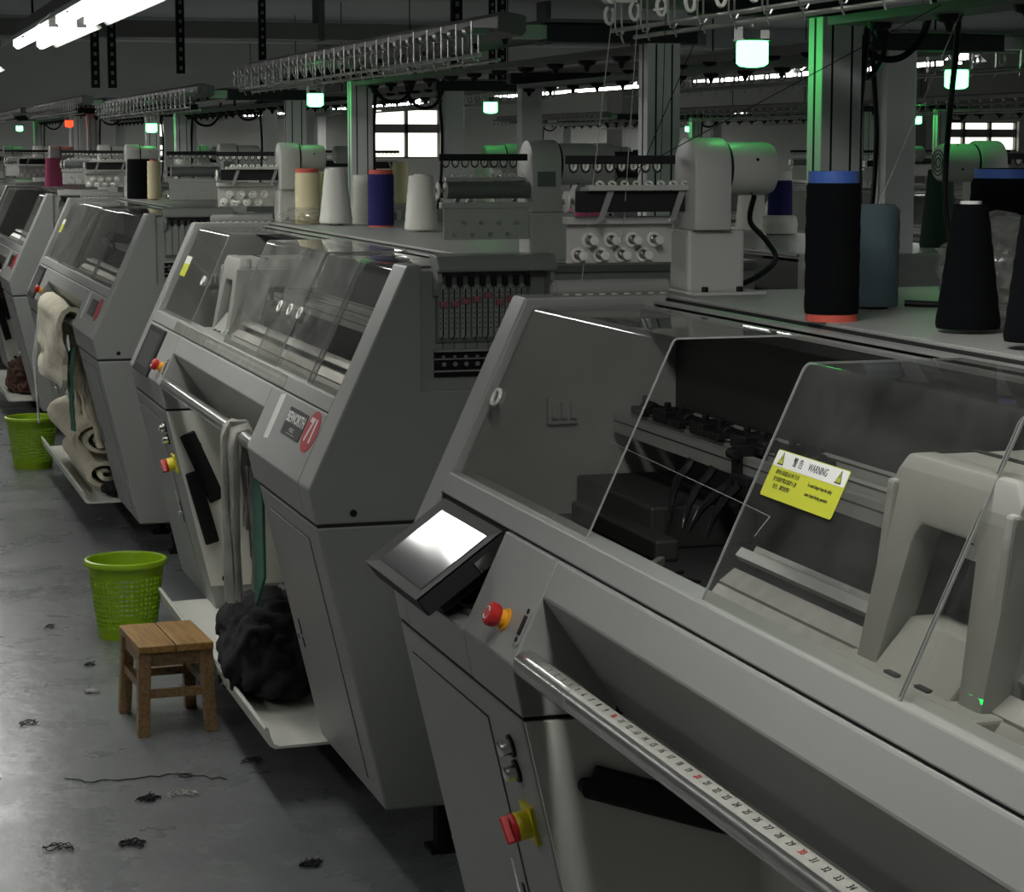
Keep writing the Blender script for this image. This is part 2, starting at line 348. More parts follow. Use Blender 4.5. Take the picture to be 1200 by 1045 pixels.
def yarn_unit(mc, side, detail):
    """side feeder: tension plate, roller and motor, at the left (A) or right (B) end of the table"""
    yf = (lambda d: W - d) if side == 'A' else (lambda d: d)
    sg = -1 if side == 'A' else 1                 # inward direction along y
    u = part('feeder_bracket', 'fbr' + side, lambda: MB().box(1.43, 1.538, min(yf(.015), yf(.105)), max(yf(.015), yf(.105)), 1.368, 1.478), 'feeder_paint', mc, bevel=.007)
    part('bracket_flange', 'fbf' + side, lambda: MB().box(1.428, 1.565, min(yf(.005), yf(.14)), max(yf(.005), yf(.14)), 1.365, 1.371), 'feeder_paint', u, bevel=.002)
    for x in (1.455, 1.52):
        part('bolt', 'fbolt' + side, lambda: MB().cyl((0, 0, 0), (0, 0, .009), .006, n=10), 'black', u, loc=(x, yf(.125), 1.371))
    pl = part('tension_plate', 'tpl' + side, lambda: MB().box(1.233, 1.43, min(yf(.024), yf(.029)), max(yf(.024), yf(.029)), 1.419, 1.490), 'feeder_paint', mc, bevel=.0015)
    part('plate_rail', 'tplr' + side, lambda: MB().box(1.228, 1.44, min(yf(.02), yf(.045)), max(yf(.02), yf(.045)), 1.488, 1.501), 'feeder_paint', mc, bevel=.001)
    if detail:
        for i in range(8):
            x = (1.273 + i*.0405) if i < 4 else (1.253 + (i-4)*.0405); z = 1.460 if i < 4 else 1.434
            key = 'disc' + side
            def fl(m): return m.xf(Matrix.Diagonal((1, -1, 1, 1))) if sg < 0 else m
            td = part('tension_disc', key, lambda: fl(MB().lathe([(.006, 0), (.0140, .001), (.0140, .003), (.0125, .0045), (.0085, .0048), (.0085, .002)], axis='y', n=20)), 'ceramic', pl, smooth=.6, loc=(x, yf(.029), z))
            part('tension_spring', 'tsp' + side, lambda: fl(MB().lathe([(.0085, .001), (.0075, .006), (.0045, .008), (.0045, .012), (.003, .014), (.003, .030)], axis='y', n=14)), 'steel', pl, smooth=.6, loc=(x, yf(.029), z))
            part('tension_knob', 'tkn' + side, lambda: fl(MB().lathe([(.003, .028), (.0078, .029), (.0078, .034), (.003, .035)], axis='y', n=14)), 'ceramic', pl, smooth=.6, loc=(x, yf(.029), z))
            part('plate_screw', 'pscr' + side, lambda: MB().cyl((0, 0, 0), (0, -sg*.004, 0), .005, n=10), 'steel', pl, loc=(x + .005, yf(.024), z - .004))
    # roller
    rl = part('feed_roller', 'roll' + side, lambda: MB().cyl((1.245, yf(.045), 1.527), (1.44, yf(.045), 1.527), .0185, n=20), 'rubber' if side == 'A' else 'paint_dark', mc, smooth=.6)
    part('roller_guard', 'rg' + side, lambda: MB().box(1.235, 1.44, min(yf(.068), yf(.075)), max(yf(.068), yf(.075)), 1.510, 1.546), 'rubber', mc)
    for x in (1.226, 1.243):
        part('roller_disc', 'rdisc', lambda: MB().lathe([(.004, -.003), (.019, -.0015), (.019, .0015), (.004, .003)], axis='x', n=18), 'ceramic', rl, smooth=.5, loc=(x, yf(.045), 1.527))
    part('roller_axle', 'rax' + side, lambda: MB().cyl((1.218, yf(.045), 1.527), (1.25, yf(.045), 1.527), .005, n=8), 'steel', rl)
    # eyelet bar with two arms
    eb = part('eyelet_bar', 'eb' + side, lambda: MB().box(1.252, 1.462, min(yf(.072), yf(.090)), max(yf(.072), yf(.090)), 1.547, 1.556), 'feeder_paint', mc, bevel=.001)
    for x in (1.272, 1.405):
        part('eyelet_arm', 'ea' + side, lambda: MB().prism([(0, 0), (.010, 0), (.030, .053), (.018, .053)], -.002, .002), 'plate_grey', eb, loc=(x, yf(.080), 1.494))
    if detail:
        for i in range(8):
            part('eyelet', 'eyel', lambda: MB().torus((0, 0, 0), 'z', .0058, .0022, 14, 6), 'ceramic', eb, smooth=1, loc=(1.275 + i*.0225, yf(.084), 1.558), rot=(.8, 0, 0))
    # hook bar
    hb = part('hook_bar', 'hb' + side, lambda: MB().box(1.227, 1.43, min(yf(.035), yf(.041)), max(yf(.035), yf(.041)), 1.592, 1.607), 'rubber', mc)
    for i in range(8):
        x = 1.242 + i*.0222
        part('yarn_hook', 'yhk', lambda: MB().tube([(-.0075, 0, .010), (-.0075, 0, -.004), (-.005, 0, -.010), (0, 0, -.0125), (.005, 0, -.010), (.0075, 0, -.004), (.0075, 0, .010)], .0017, 5), 'rubber', hb, loc=(x, yf(.038), 1.590))
        if detail: part('hook_insert', 'yhi', lambda: MB().tube([(-.0045, 0, .003), (-.004, 0, -.005), (0, 0, -.0085), (.004, 0, -.005), (.0045, 0, .003)], .0030, 5), 'ceramic', hb, smooth=1, loc=(x, yf(.038), 1.590))
    # motor housing (tombstone) and drum
    def hous():
        yc = yf(.07); pr = [(yc - .052, 1.478), (yc + .052, 1.478)]
        for i in range(13):
            t = math.pi * i / 12; pr.append((yc + .052*math.cos(t), 1.588 + .050*math.sin(t)))
        return MB().prism_x(pr, 1.436, 1.505)
    h = part('motor_housing', 'mh' + side, hous, 'feeder_paint', mc, bevel=.004, smooth=.6)
    part('housing_band', 'mhb' + side, lambda: MB().lathe([(.046, 1.503), (.046, 1.512)], c=(0, yf(.07), 1.584), axis='x', n=28), 'rubber', h, smooth=.6)
    dr = part('motor_drum', 'md' + side, lambda: MB().lathe([(.02, 1.510), (.0465, 1.511), (.0465, 1.588), (.043, 1.597), (.034, 1.6)], c=(0, yf(.07), 1.584), axis='x', n=32), 'feeder_paint', mc, smooth=.5)
    if detail:
        for t in (70, 160, 250, 340):
            part('drum_screw', 'mds', lambda: MB().lathe([(.003, 0), (.003, .0015)], axis='z', n=8), 'black', dr, loc=(1.556, yf(.07) + .046*math.cos(math.radians(t)), 1.584 + .046*math.sin(math.radians(t))), rot=(math.radians(t-90), 0, 0))
        def grille():
            m = MB(); c = (1.6005, yf(.07), 1.584)
            for R in (.012, .022, .031): m.torus(c, 'x', R, .0016, 20, 4)
            return m
        part('fan_grille', 'fgr' + side, grille, 'black', dr)
        part('rating_plate', 'rpl' + side, lambda: MB().box(1.448, 1.49, min(yf(.0165), yf(.018)), max(yf(.0165), yf(.018)), 1.535, 1.568), 'paint_dark', h)

def machine(label, loc, rotz=0.0, cfg=None, detail=2, group=None):
    c = dict(screen='flat', panes=[(2.23, 2.925, -.012), (1.60, 2.30, -.005), (.85, 1.65, -.012), (.13, .9, -.005)], carriage=None, ruler=False, badge=None,
             lamp='green', levers='hang', sticker=None, clip_mat='clip_grey', gantry_drop=0.0, lamp_z=1.785, holes=())
    c.update(cfg or {})
    mc = thing('knitting_machine', label, 'machine', loc, rotz, group)
    P = lambda name, key, b, m, par=mc, **k: part(name, key, b, m, par, **k)
    # --- lower body
    LP = lambda y0, y1, xb: MB().prism([gp(.142), gp(.795), (xb, .795), (xb, .142)], y0, y1)
    P('pillar', 'pilR', lambda: LP(0, .68, 1.97), 'paint', bevel=.006)
    P('pillar', 'pilL', lambda: LP(2.29, W, 1.97), 'paint', bevel=.006)
    P('rear_cabinet', 'rear', lambda: MB().box(1.32, 1.97, .68, 2.29, .142, .795), 'paint_white')
    if detail >= 1:
        for nm, y0, y1 in (('R', .124, .583), ('L', 2.497, 2.958)):
            g = P('door_gap', 'dgap' + nm, lambda: slab(y0 - .003, y1 + .003, .186, .751, -.002, .0006, gp), 'gap')
            d = P('door', 'door' + nm, lambda: slab(y0, y1, .189, .748, -.002, .002, gp), 'paint')
            yk = y1 - .012 if nm == 'R' else y0 + .02
            part('lock', 'lock' + nm, lambda: slab(yk - .006, yk + .006, .40, .47, .002, .0035, gp), 'gap', d)
            part('latch', 'latch' + nm, lambda: MB().cyl((gp(.43, .002)[0], yk, gp(.43, .002)[1]), (gp(.43, .012)[0], yk, gp(.43, .012)[1]), .007, n=10), 'chrome', d)
        pass
    for y in (.12, .6, 2.4, 2.9):
            for x in (1.25, 1.8):
                P('foot', 'foot', lambda: MB().box(-.035, .035, -.035, .035, .0, .012).cyl((0, 0, .01), (0, 0, .145), .022, n=10), 'black', loc=(x, y, 0))
    if detail >= 1:
        P('vent_slot', 'vents', lambda: slab(2.545, 2.56, .42, .50, .0005, .003, gp), 'chrome')
    # tray
    def tray():
        pr = [(1.30, .22), (1.20, .150), (.965, .144), (.948, .150), (.940, .170), (.935, .192), (.928, .196), (.924, .190), (.931, .168), (.937, .146), (.950, .138), (1.20, .140), (1.31, .21)]
        return MB().prism(pr, .60, 2.46)
    P('cloth_tray', 'tray', tray, 'paint_white', smooth=.7)
    # bay: hood, back panel, side liners
    P('bay_hood', 'hood', lambda: MB().prism([fp(.977), fp(1.030), (1.06, 1.032), (1.15, .90), (1.15, .798), (1.085, .798)], .75, 2.285), 'paint', bevel=.004)
    P('bay_back', 'bayb', lambda: MB().prism([(1.15, .80), (1.31, .60), (1.31, .15), (1.33, .15), (1.33, .80)], .68, 2.29), 'paint_white')
    P('bay_liner', 'blin', lambda: MB().prism([gp(.222, -.003), gp(.792, -.003), (1.31, .792), (1.31, .222)], 2.283, 2.2905), 'paint_white')
    for x, z in ((1.036, .683), (1.117, .247)):
        P('plug', 'plug', lambda: MB().cyl((0, 0, 0), (0, -.003, 0), .011, n=14), 'black', loc=(x, 2.283, z))
    # take-down levers on the bay's far wall
    if c['levers'] == 'hang': lv = [((1.0, .722), (1.095, .503), .052), ((1.012, .60), (1.075, .366), .046)]
    else: lv = [((1.035, .70), (1.27, .62), .052)]
    for i, (a, b, w) in enumerate(lv):
        a = Vector((a[0], 0, a[1])); b = Vector((b[0], 0, b[1])); d = (b - a).normalized(); pn = Vector((d.z, 0, -d.x)) * (w/2)
        yy = 2.282 - .0125*i
        P('lever', 'lev%s%d' % (c['levers'], i), lambda: MB().prism([((a-pn).x, (a-pn).z), ((b-pn).x, (b-pn).z), ((b+pn).x, (b+pn).z), ((a+pn).x, (a+pn).z)], yy - .012, yy), 'black', bevel=.006)
    if c['levers'] != 'hang':
        P('lever_pin', 'lpin', lambda: MB().cyl((1.03, 2.285, .693), (1.03, 2.262, .693), .012, n=12), 'black')
    # --- upper body
    up = [(S_[0], .8005), N_, T_, (1.176, 1.367), (1.176, 1.09), (1.97, 1.09), (1.97, .8005)]
    P('end_frame', 'efR', lambda: MB().prism(up, 0, .12), 'paint', bevel=.005)
    P('end_frame', 'efL', lambda: MB().prism([(S_[0], .8005), N_, T_, (1.97, 1.365), (1.97, .8005)], 2.935, W), 'paint', bevel=.005)
    P('console_seam', 'cseam', lambda: MB().prism([(S_[0] + .004, .7935), (S_[0] + .004, .802), (1.965, .802), (1.965, .7935)], .002, .678), 'gap')
    P('console_seam', 'cseamL', lambda: MB().prism([(S_[0] + .004, .7935), (S_[0] + .004, .802), (1.965, .802), (1.965, .7935)], 2.292, W - .002), 'gap')
    if detail >= 1: P('end_plug', 'eplug', lambda: MB().cyl((1.018, .001, .824), (1.018, -.003, .824), .008, n=12), 'black')
    con = [(S_[0], .8005), N_, fp(1.030), (1.06, 1.030), (1.08, .8005)]
    P('console', 'conR', lambda: MB().prism(con, .12, .75), 'paint', bevel=.003)
    P('console', 'conM', lambda: MB().prism(con, 2.285, 2.545), 'paint', bevel=.003)
    if c['screen'] == 'out':
        P('console', 'conC', lambda: MB().prism([(S_[0], .8005), N_, (.985, .888), (1.035, 1.028), (1.06, 1.028), (1.08, .8005)], 2.545, 2.94), 'paint', bevel=.004)
    else:
        P('console', 'conL', lambda: MB().prism(con, 2.545, 2.94), 'paint', bevel=.006)
    P('sill', 'sill', lambda: MB().prism([fp(1.0335), fp(1.068), (1.045, 1.068), (1.06, 1.0335)], .12, 2.94), 'paint', bevel=.003)
    P('sill_seam', 'sillg', lambda: MB().prism([fp(1.026, -.006), fp(1.040, -.006), (1.055, 1.040), (1.055, 1.026)], .12, 2.94), 'gap')
    # rail
    rx, rz = .940, .880
    rl = P('cloth_rail', 'rail', lambda: MB().cyl((rx, .745, rz), (rx, 2.288, rz), .0195, n=28), 'steel', smooth=.6)
    if c['ruler']:
        def tape():
            m = MB(); vs = []; n = 7
            for y in (1.15, 2.20):
                for i in range(n):
                    t = math.radians(66 + 66*i/(n-1)); vs.append((rx + .0203*math.cos(t), y, rz + .0203*math.sin(t)))
            return m.add(vs, [(i, i+1, i+1+n, i+n) for i in range(n-1)])
        tp = part('tape_measure', None, tape, 'ruler', rl, smooth=1)
        tk = MB()
        for i in range(150):
            y = 2.185 - i*.00725
            if y < 1.16: break
            t0, t1 = math.radians(67), math.radians(82 if i % 4 == 0 else 74)
            tk.add([(rx + .0205*math.cos(t0), y, rz + .0205*math.sin(t0)), (rx + .0205*math.cos(t1), y, rz + .0205*math.sin(t1)),
                    (rx + .0205*math.cos(t1), y - .0009, rz + .0205*math.sin(t1)), (rx + .0205*math.cos(t0), y - .0009, rz + .0205*math.sin(t0))], [(0, 1, 2, 3)])
        part('tape_ticks', None, lambda: tk, 'ink', tp)
        for i in range(1, 52):
            y = 2.159 - (i - 1)*.029
            if y < 1.18: break
            a = math.radians(103)
            nrm = Vector((math.cos(a), 0, math.sin(a)))
            v = Vector((nrm.z, 0, -nrm.x))
            M = Matrix(((0, v.x, nrm.x, rx + .0206*nrm.x), (-1, 0, 0, y), (0, v.z, nrm.z, rz + .0206*nrm.z), (0, 0, 0, 1)))
            text_part('tape_number', str(i), .0125, M, 'ink' if i % 10 else 'red', tp)
        # clear wrap round the rail's end
        part('tape_wrap', None, lambda: MB().lathe([(.0208, 2.05), (.0215, 2.09), (.0212, 2.15), (.0218, 2.20), (.021, 2.285)], c=(rx, 0, rz), axis='y', n=24), 'film', rl, smooth=1)
    # controls on the console
    es = P('emergency_stop', 'esb', lambda: MB().lathe([(.018, 0), (.018, .003), (.0135, .004), (.0135, .014)], n=20).xf(FM(2.385, .925, 0)), 'orange', smooth=.5)
    part('stop_button', 'esh', lambda: MB().lathe([(.012, .012), (.016, .014), (.0185, .019), (.0185, .028), (.015, .032), (.004, .033)], n=24).xf(FM(2.385, .925, 0)), 'red', es, smooth=.5)
    if detail >= 2:
        part('stop_mark', 'esm', lambda: MB().torus((0, 0, .0325), 'z', .0095, .0012, 8, 4, .4, 2.6).torus((0, 0, .0325), 'z', .0095, .0012, 8, 4, 3.6, 5.8).xf(FM(2.385, .925, 0)), 'white', es)
    us = P('port_plate', 'usb', lambda: MB().prism_z(rrect(.028, .062, .006), 0, .002).xf(FM(2.306, .932, 0)), 'plate_grey')
    part('port', 'usbp', lambda: MB().box(-.006, .006, -.015, .015, .001, .0035).xf(FM(2.306, .932, 0)), 'black', us)
    for q in (-.022, .022): part('port_screw', 'usbs%d' % (q > 0), lambda: MB().cyl((0, q, .001), (0, q, .0035), .004, n=10).xf(FM(2.306, .932, 0)), 'black', us)
    for z in (.732, .693):
        part('push_button', 'pbt%d' % int(z*1000), lambda: MB().lathe([(.016, 0), (.016, .003), (.0125, .004), (.0125, .020), (.010, .022)], n=18).xf(FM(2.385, z, 0, gp)), 'chrome', mc, smooth=.5)
        part('button_ring', 'pbr%d' % int(z*1000), lambda: MB().cyl((0, 0, 0), (0, 0, .004), .018, n=18).xf(FM(2.385, z, 0, gp)), 'black', mc)
    sw = P('power_switch', 'psw', lambda: MB().prism_z(rrect(.056, .062, .006), 0, .006).cyl((0, 0, .006), (0, 0, .026), .022, n=24).xf(FM(2.372, .615, 0, gp)), 'yellow')
    part('switch_ring', 'pswr', lambda: MB().lathe([(.010, .026), (.022, .026), (.023, .030), (.019, .034), (.010, .034)], n=24).xf(FM(2.372, .615, 0, gp)), 'red', sw, smooth=.5)
    part('switch_handle', 'pswh', lambda: MB().box(-.006, .006, -.021, .021, .030, .046).xf(FM(2.372, .615, 0, gp) @ Matrix.Rotation(.5, 4, 'Z')), 'red', sw, bevel=.002)
    # monitor
    if c['screen'] == 'out':
        a = Vector((.993, 0, 1.022)); b = Vector((.853, 0, .920)); v = (a - b); L = v.length; v.normalize(); n = Vector((-v.z, 0, v.x))
        cxm = (a + b) / 2
        M = Matrix(((0, v.x, n.x, cxm.x), (-1, 0, 0, 2.745), (0, v.z, n.z, cxm.z), (0, 0, 0, 1)))
        mo = P('monitor', None, lambda: MB().prism_z(rrect(.345, L, .004), -.030, 0).prism_z(rrect(.27, L*.7, .01), -.055, -.03).xf(M), 'bezel', bevel=.003)
        part('monitor_bezel', None, lambda: MB().add([(x*.1725, y*L/2, .0) for x, y in ((-1,-1),(1,-1),(1,1),(-1,1))] + [(x*.135, y*L/2*.78, -.004) for x, y in ((-1,-1),(1,-1),(1,1),(-1,1))] , [(0,1,5,4),(1,2,6,5),(2,3,7,6),(3,0,4,7)]).xf(Matrix.Translation((0,0,0)) @ M @ Matrix.Translation((0,0,.004))), 'bezel', mo)
        part('screen', None, lambda: MB().box(-.134, .134, -L/2*.77, L/2*.77, -.004, .0015).xf(M), 'glass_screen', mo)
        part('monitor_arm', None, lambda: MB().box(-.05, .05, -.05, .02, -.11, -.05).xf(M), 'black', mo)
        part('monitor_latch', None, lambda: MB().box(.16, .175, .02, .05, -.028, -.008).xf(M), 'chrome', mo)
        part('monitor_cable', None, lambda: MB().tube([(.93, 2.66, .905), (.95, 2.60, .90), (.97, 2.57, .905), (.985, 2.555, .93)], .004, 6), 'black', mo)
    else:
        mo = P('monitor', 'monf', lambda: MB().box(-.165, .165, -.082, .082, -.01, .008).xf(FM(2.715, .950, 0)), 'bezel', bevel=.004)
        part('screen', 'scrf', lambda: MB().box(-.13, .13, -.058, .062, .004, .009).xf(FM(2.715, .950, 0)), 'glass_screen', mo)
    # --- table, tracks
    P('cover_back', 'cback', lambda: MB().box(1.42, 1.97, .12, 2.94, .80, 1.352), 'inner_wall')
    P('table_top', 'ttop', lambda: MB().box(1.402, 1.975, .0, 2.945, 1.359, 1.365), 'plate_grey', bevel=.001)
    P('table_apron', 'tapr', lambda: MB().box(1.425, 1.97, .0, 2.94, 1.345, 1.359), 'paint_dark')
    for i, (x, z) in enumerate(((1.378, 1.3495), (1.356, 1.3405))):
        P('cover_track', 'trk', lambda: MB().box(0, .018, .12, 2.94, 0, .0055), 'alu', loc=(x, 0, z))
    P('track_bed', 'trkb', lambda: MB().box(1.352, 1.44, .12, 2.94, 1.325, 1.339).box(1.40, 1.44, .12, 2.94, 1.339, 1.359), 'gap')
    P('cavity_floor', 'cavf', lambda: MB().box(1.05, 1.42, .12, 2.94, .90, .985), 'interior')
    # --- covers: bent clear panes
    for i, pn in enumerate(c['panes']):
        y0, y1, off = pn[:3]; gm = pn[3] if len(pn) > 3 else 'glass'
        def pane():
            t = .0028; pts = []; z1 = 1.353
            a = fp(1.056, off); b = fp(z1 - .006, off); r = []
            top = 1.363 + off
            outer = [a, b]
            bx, bz = fp(top - .42*off, off)
            for k in range(1, 6):
                u = k / 6; p0 = b; p1 = (bx, top); p2 = (bx + .007, top)
                outer.append(((1-u)**2*p0[0] + 2*u*(1-u)*p1[0] + u*u*p2[0], (1-u)**2*p0[1] + 2*u*(1-u)*p1[1] + u*u*p2[1]))
            outer += [(bx + .007, top), (1.347 if off < -.01 else 1.36, top)]
            inner = []
            for k, p in enumerate(outer):
                q0 = outer[max(0, k-1)]; q1 = outer[min(len(outer)-1, k+1)]; dx, dz = q1[0]-q0[0], q1[1]-q0[1]; l = math.hypot(dx, dz)
                inner.append((p[0] + dz/l*t, p[1] - dx/l*t))
            m = MB(); n = len(outer); pr = outer + inner[::-1]; N = len(pr)
            vs = [(x, y0, z) for x, z in pr] + [(x, y1, z) for x, z in pr]
            fs = [(k, k+N, (k+1) % N + N, (k+1) % N) for k in range(N)]
            return m.add(vs, fs), outer, inner
        key = 'pane%.3f_%.3f_%.3f' % (y0, y1, off)
        m0, outer, inner = pane()
        pa = P('cover_pane', key, lambda: m0, gm, smooth=.8)
        def edge(ye):
            n = len(outer); pr = outer + inner[::-1]; m = MB()
            vs = [(x, ye - .0008, z) for x, z in pr] + [(x, ye + .0008, z) for x, z in pr]; N = len(pr)
            fs = [(k, k+1, N-2-k, N-1-k) for k in range(n-1)] + [(k+N, k+1+N, N-2-k+N, N-1-k+N) for k in range(n-1)] + [(k, k+N, (k+1) % N + N, (k+1) % N) for k in range(N)]
            return m.add(vs, fs)
        for ye in (y0, y1):
            part('pane_edge', key + 'e%.3f' % ye, lambda: edge(ye), 'glass_edge', pa)
    for (hy, hz, off) in c['holes']:
        P('finger_ring', 'ring', lambda: MB().torus((0, 0, 0), 'z', .014, .0035, 20, 6), 'ceramic', smooth=1).matrix_local = FM(hy, hz, off + .003) @ Matrix.Diagonal((1.25, 1.0, 1, 1))
    if c['sticker']:
        sy, sz, sw_, sh, off = c['sticker']
        M = FM(sy, sz, off)
        st = part('warning_sticker', None, lambda: MB().prism_z(rrect(sw_, sh, .004), .0012, .0016).xf(M), 'sticker_yellow', mc)
        if detail >= 2 and sw_ > .15:
            part('sticker_header', None, lambda: MB().prism_z(rrect(sw_ - .003, sh*.33, .003), .0016, .0019).xf(M @ Matrix.Translation((0, sh*.32, 0))), 'white', st)
            for q in (-1, 1):
                tx = q*sw_*.40; M2 = M @ Matrix.Translation((tx, sh*.32, 0))
                part('warning_triangle', None, lambda: MB().prism_z([(-.0085, -.0075), (.0085, -.0075), (0, .009)], .0019, .0021).xf(M2), 'ink', st)
                part('triangle_fill', None, lambda: MB().prism_z([(-.006, -.006), (.006, -.006), (0, .0062)], .0021, .0023).xf(M2), 'sticker_yellow', st)
                part('triangle_mark', None, lambda: MB().box(-.0006, .0006, -.002, .003, .0023, .0025).box(-.0006, .0006, -.0045, -.0033, .0023, .0025).xf(M2), 'ink', st)
            text_part('header_text', '\u8b66 \u544a', .0125, M @ Matrix.Translation((-.034, sh*.32, .002)), 'ink', st)
            text_part('header_text', 'WARNING', .0135, M @ Matrix.Translation((.022, sh*.32, .002)), 'ink', st, xscale=.8)
            text_part('body_text', '\u8bf7\u52ff\u5728\u673a\u5668\u8fd0\u884c\u65f6 \u6253\u5f00\n\u5b89\u5168\u9632\u62a4\u7f69\u4ee5\u4fdd\u62a4\u4eba\u8eab\n\u5b89\u5168\u3001\u907f\u514d\u5371\u9669\uff01', .0066, M @ Matrix.Translation((-sw_*.245, -sh*.10, .0017)), 'ink', st, spacing=1.35)
            text_part('body_text', 'To avoid danger keep the safety\ncover closed during operation', .0068, M @ Matrix.Translation((sw_*.22, -sh*.10, .0017)), 'ink', st, xscale=.75, spacing=1.7)
        elif detail >= 1:
            part('sticker_header', None, lambda: MB().box(-sw_*.49, sw_*.49, sh*.12, sh*.48, .0016, .0019).xf(M), 'white', st)
    # --- needle beds
    P('needle_bed', 'nb1', lambda: MB().prism([(1.050, 1.030), (1.078, 1.0645), (1.083, 1.060), (1.060, 1.020)], .35, 1.90), 'steel_bed')
    P('needle_bed', 'nb2', lambda: MB().prism([(1.080, 1.0675), (1.101, 1.083), (1.106, 1.077), (1.084, 1.060)], .35, 1.90), 'steel_bed')
    P('sinker_strip', 'nb3', lambda: MB().prism([(1.110, 1.096), (1.119, 1.106), (1.124, 1.100), (1.116, 1.088)], .35, 1.92), 'alu')
    P('needle_bed', 'nb4', lambda: MB().prism([(1.140, 1.106), (1.20, 1.060), (1.195, 1.050), (1.135, 1.098)], .35, 1.92), 'steel_bed')
    P('bed_frame', 'nb5', lambda: MB().prism([(1.060, .985), (1.060, 1.018), (1.125, 1.086), (1.135, 1.086), (1.21, 1.03), (1.21, .985)], .33, 1.88), 'interior')
    # feeder beams and yarn feeders
    for i, (x, z) in enumerate(((1.300, 1.128), (1.332, 1.145), (1.362, 1.158))):
        be = P('feeder_beam', 'fb%d' % (i > 0), lambda: MB().box(0, .016, .14 if i else .14, 2.92, 0, .032 if i == 0 else .022), 'alu' if i == 0 else 'plate_grey', loc=(x, 0, z))
        part('beam_groove', 'fbg', lambda: MB().box(-.0006, .001, .14, 2.92, .019, .0215), 'gap', be)
    if detail >= 1:
        for i in range(9):
            y = 2.86 - i*.085 - .02*(i % 2)
            P('feeder_carrier', 'fcar%d' % (i % 2), lambda: MB().box(-.012, .045, -.028, .028, 0, .014 + .008*(i % 2)).cyl((.012, -.022, .012), (.012, .016, .012), .013, n=10).box(.0, .012, -.004, .004, .01, .034), 'black', loc=(1.33, y, 1.163), bevel=.003)
        for i, (y, dy) in enumerate(((2.54, -.05), (2.45, -.02), (2.365, .04), (2.335, -.0))):
            P('yarn_feeder', 'yfd%d' % i, lambda: MB().tube([(1.296, y, 1.13), (1.286, y, 1.115), (1.268, y + dy*.2, 1.10), (1.250, y + dy*.6, 1.075), (1.238, y + dy, 1.040)], [.007, .007, .0075, .006, .002], 6), 'black_gloss', smooth=1)
        P('beam_clamp', 'bcl', lambda: MB().box(1.290, 1.345, 2.345, 2.368, 1.118, 1.178).box(1.286, 1.30, 2.30, 2.36, 1.12, 1.135).cyl((1.285, 2.36, 1.165), (1.285, 2.335, 1.165), .009, n=10), 'black', bevel=.002)
        P('sub_carriage', 'subc', lambda: MB().box(1.23, 1.41, 2.55, 2.92, .985, 1.055).box(1.20, 1.24, 2.45, 2.86, .985, 1.02), 'interior', bevel=.005)
        P('wall_connector', 'wcon', lambda: MB().box(1.18, 1.235, 2.925, 2.94, 1.145, 1.19).box(1.186, 1.196, 2.918, 2.926, 1.155, 1.183).box(1.203, 1.213, 2.918, 2.926, 1.155, 1.183).box(1.22, 1.23, 2.918, 2.926, 1.155, 1.183), 'plate_grey')
    # carriage
    if c['carriage'] is not None:
        cy = c['carriage']; hw = .135
        def frontf(y, z): return 1.066 + (z - 1.06)*.205
        ca = P('carriage', None, lambda: MB().box(1.045, 1.19, -.165, .165, 1.045, 1.066).prism([(1.058, 1.062), (1.105, 1.118), (1.19, 1.118), (1.19, 1.062)], -.085, .085), 'carriage', loc=(0, cy, 0), bevel=.004)
        for q in (-.035, .035): part('base_slot', 'cslot', lambda: MB().box(-.002, .006, -.014, .014, -.003, .003), 'gap', ca, loc=(1.0585, q, 1.066))
        def front():
            m = MB(); out = [(-.140, 1.060), (-.136, 1.27), (-.115, 1.292), (.115, 1.292), (.136, 1.27), (.140, 1.060)]
            inn = [(-.092, 1.060), (-.068, 1.205), (-.055, 1.222), (.055, 1.222), (.068, 1.205), (.092, 1.060)]
            vs = []
            for dx in (0, .035):
                for y, z in out + inn: vs.append((frontf(y, z) + dx, y, z))
            fs = []; n = 6
            for k in range(n-1): fs += [(k, k+1, n+k+1, n+k), (12+k, 12+n+k, 12+n+k+1, 12+k+1), (k, 12+k, 12+k+1, k+1), (n+k, n+k+1, 12+n+k+1, 12+n+k)]
            fs += [(0, n, 12+n, 12), (n-1, 12+n-1, 12+2*n-1, 2*n-1)]
            return m.add(vs, fs)
        part('carriage_front', 'cfront', front, 'carriage', ca, bevel=.006, smooth=.6)
        part('carriage_top', 'ctop', lambda: MB().prism_x([(-.133, 1.262), (-.112, 1.290), (.112, 1.290), (.133, 1.262), (.125, 1.245), (-.125, 1.245)], 1.125, 1.345), 'carriage', ca, bevel=.006, smooth=.6)
        for s in (-1, 1):
            def side():
                pr = [(1.10, 1.262), (1.345, 1.262), (1.345, 1.20), (1.20, 1.205), (1.165, 1.10), (1.165, 1.06), (1.075, 1.06)]
                a, b = sorted((s*.137, s*.120)); return MB().prism(pr, a, b)
            part('carriage_side', 'cside%d' % s, side, 'carriage', ca, bevel=.004)
        part('carriage_groove', 'cgroove', lambda: MB().box(1.19, 1.20, -.115, .115, 1.2885, 1.2915), 'gap', ca)
        part('status_light', 'cled', lambda: MB().box(1.07, 1.073, -.12, -.112, 1.075, 1.08).box(1.07, 1.073, -.138, -.130, 1.075, 1.08), 'led_green', ca)
    # --- right end: slider board
    ip = P('inset_panel', 'ipan', lambda: MB().box(1.176, 1.97, .012, .12, 1.09, 1.352), 'paint')
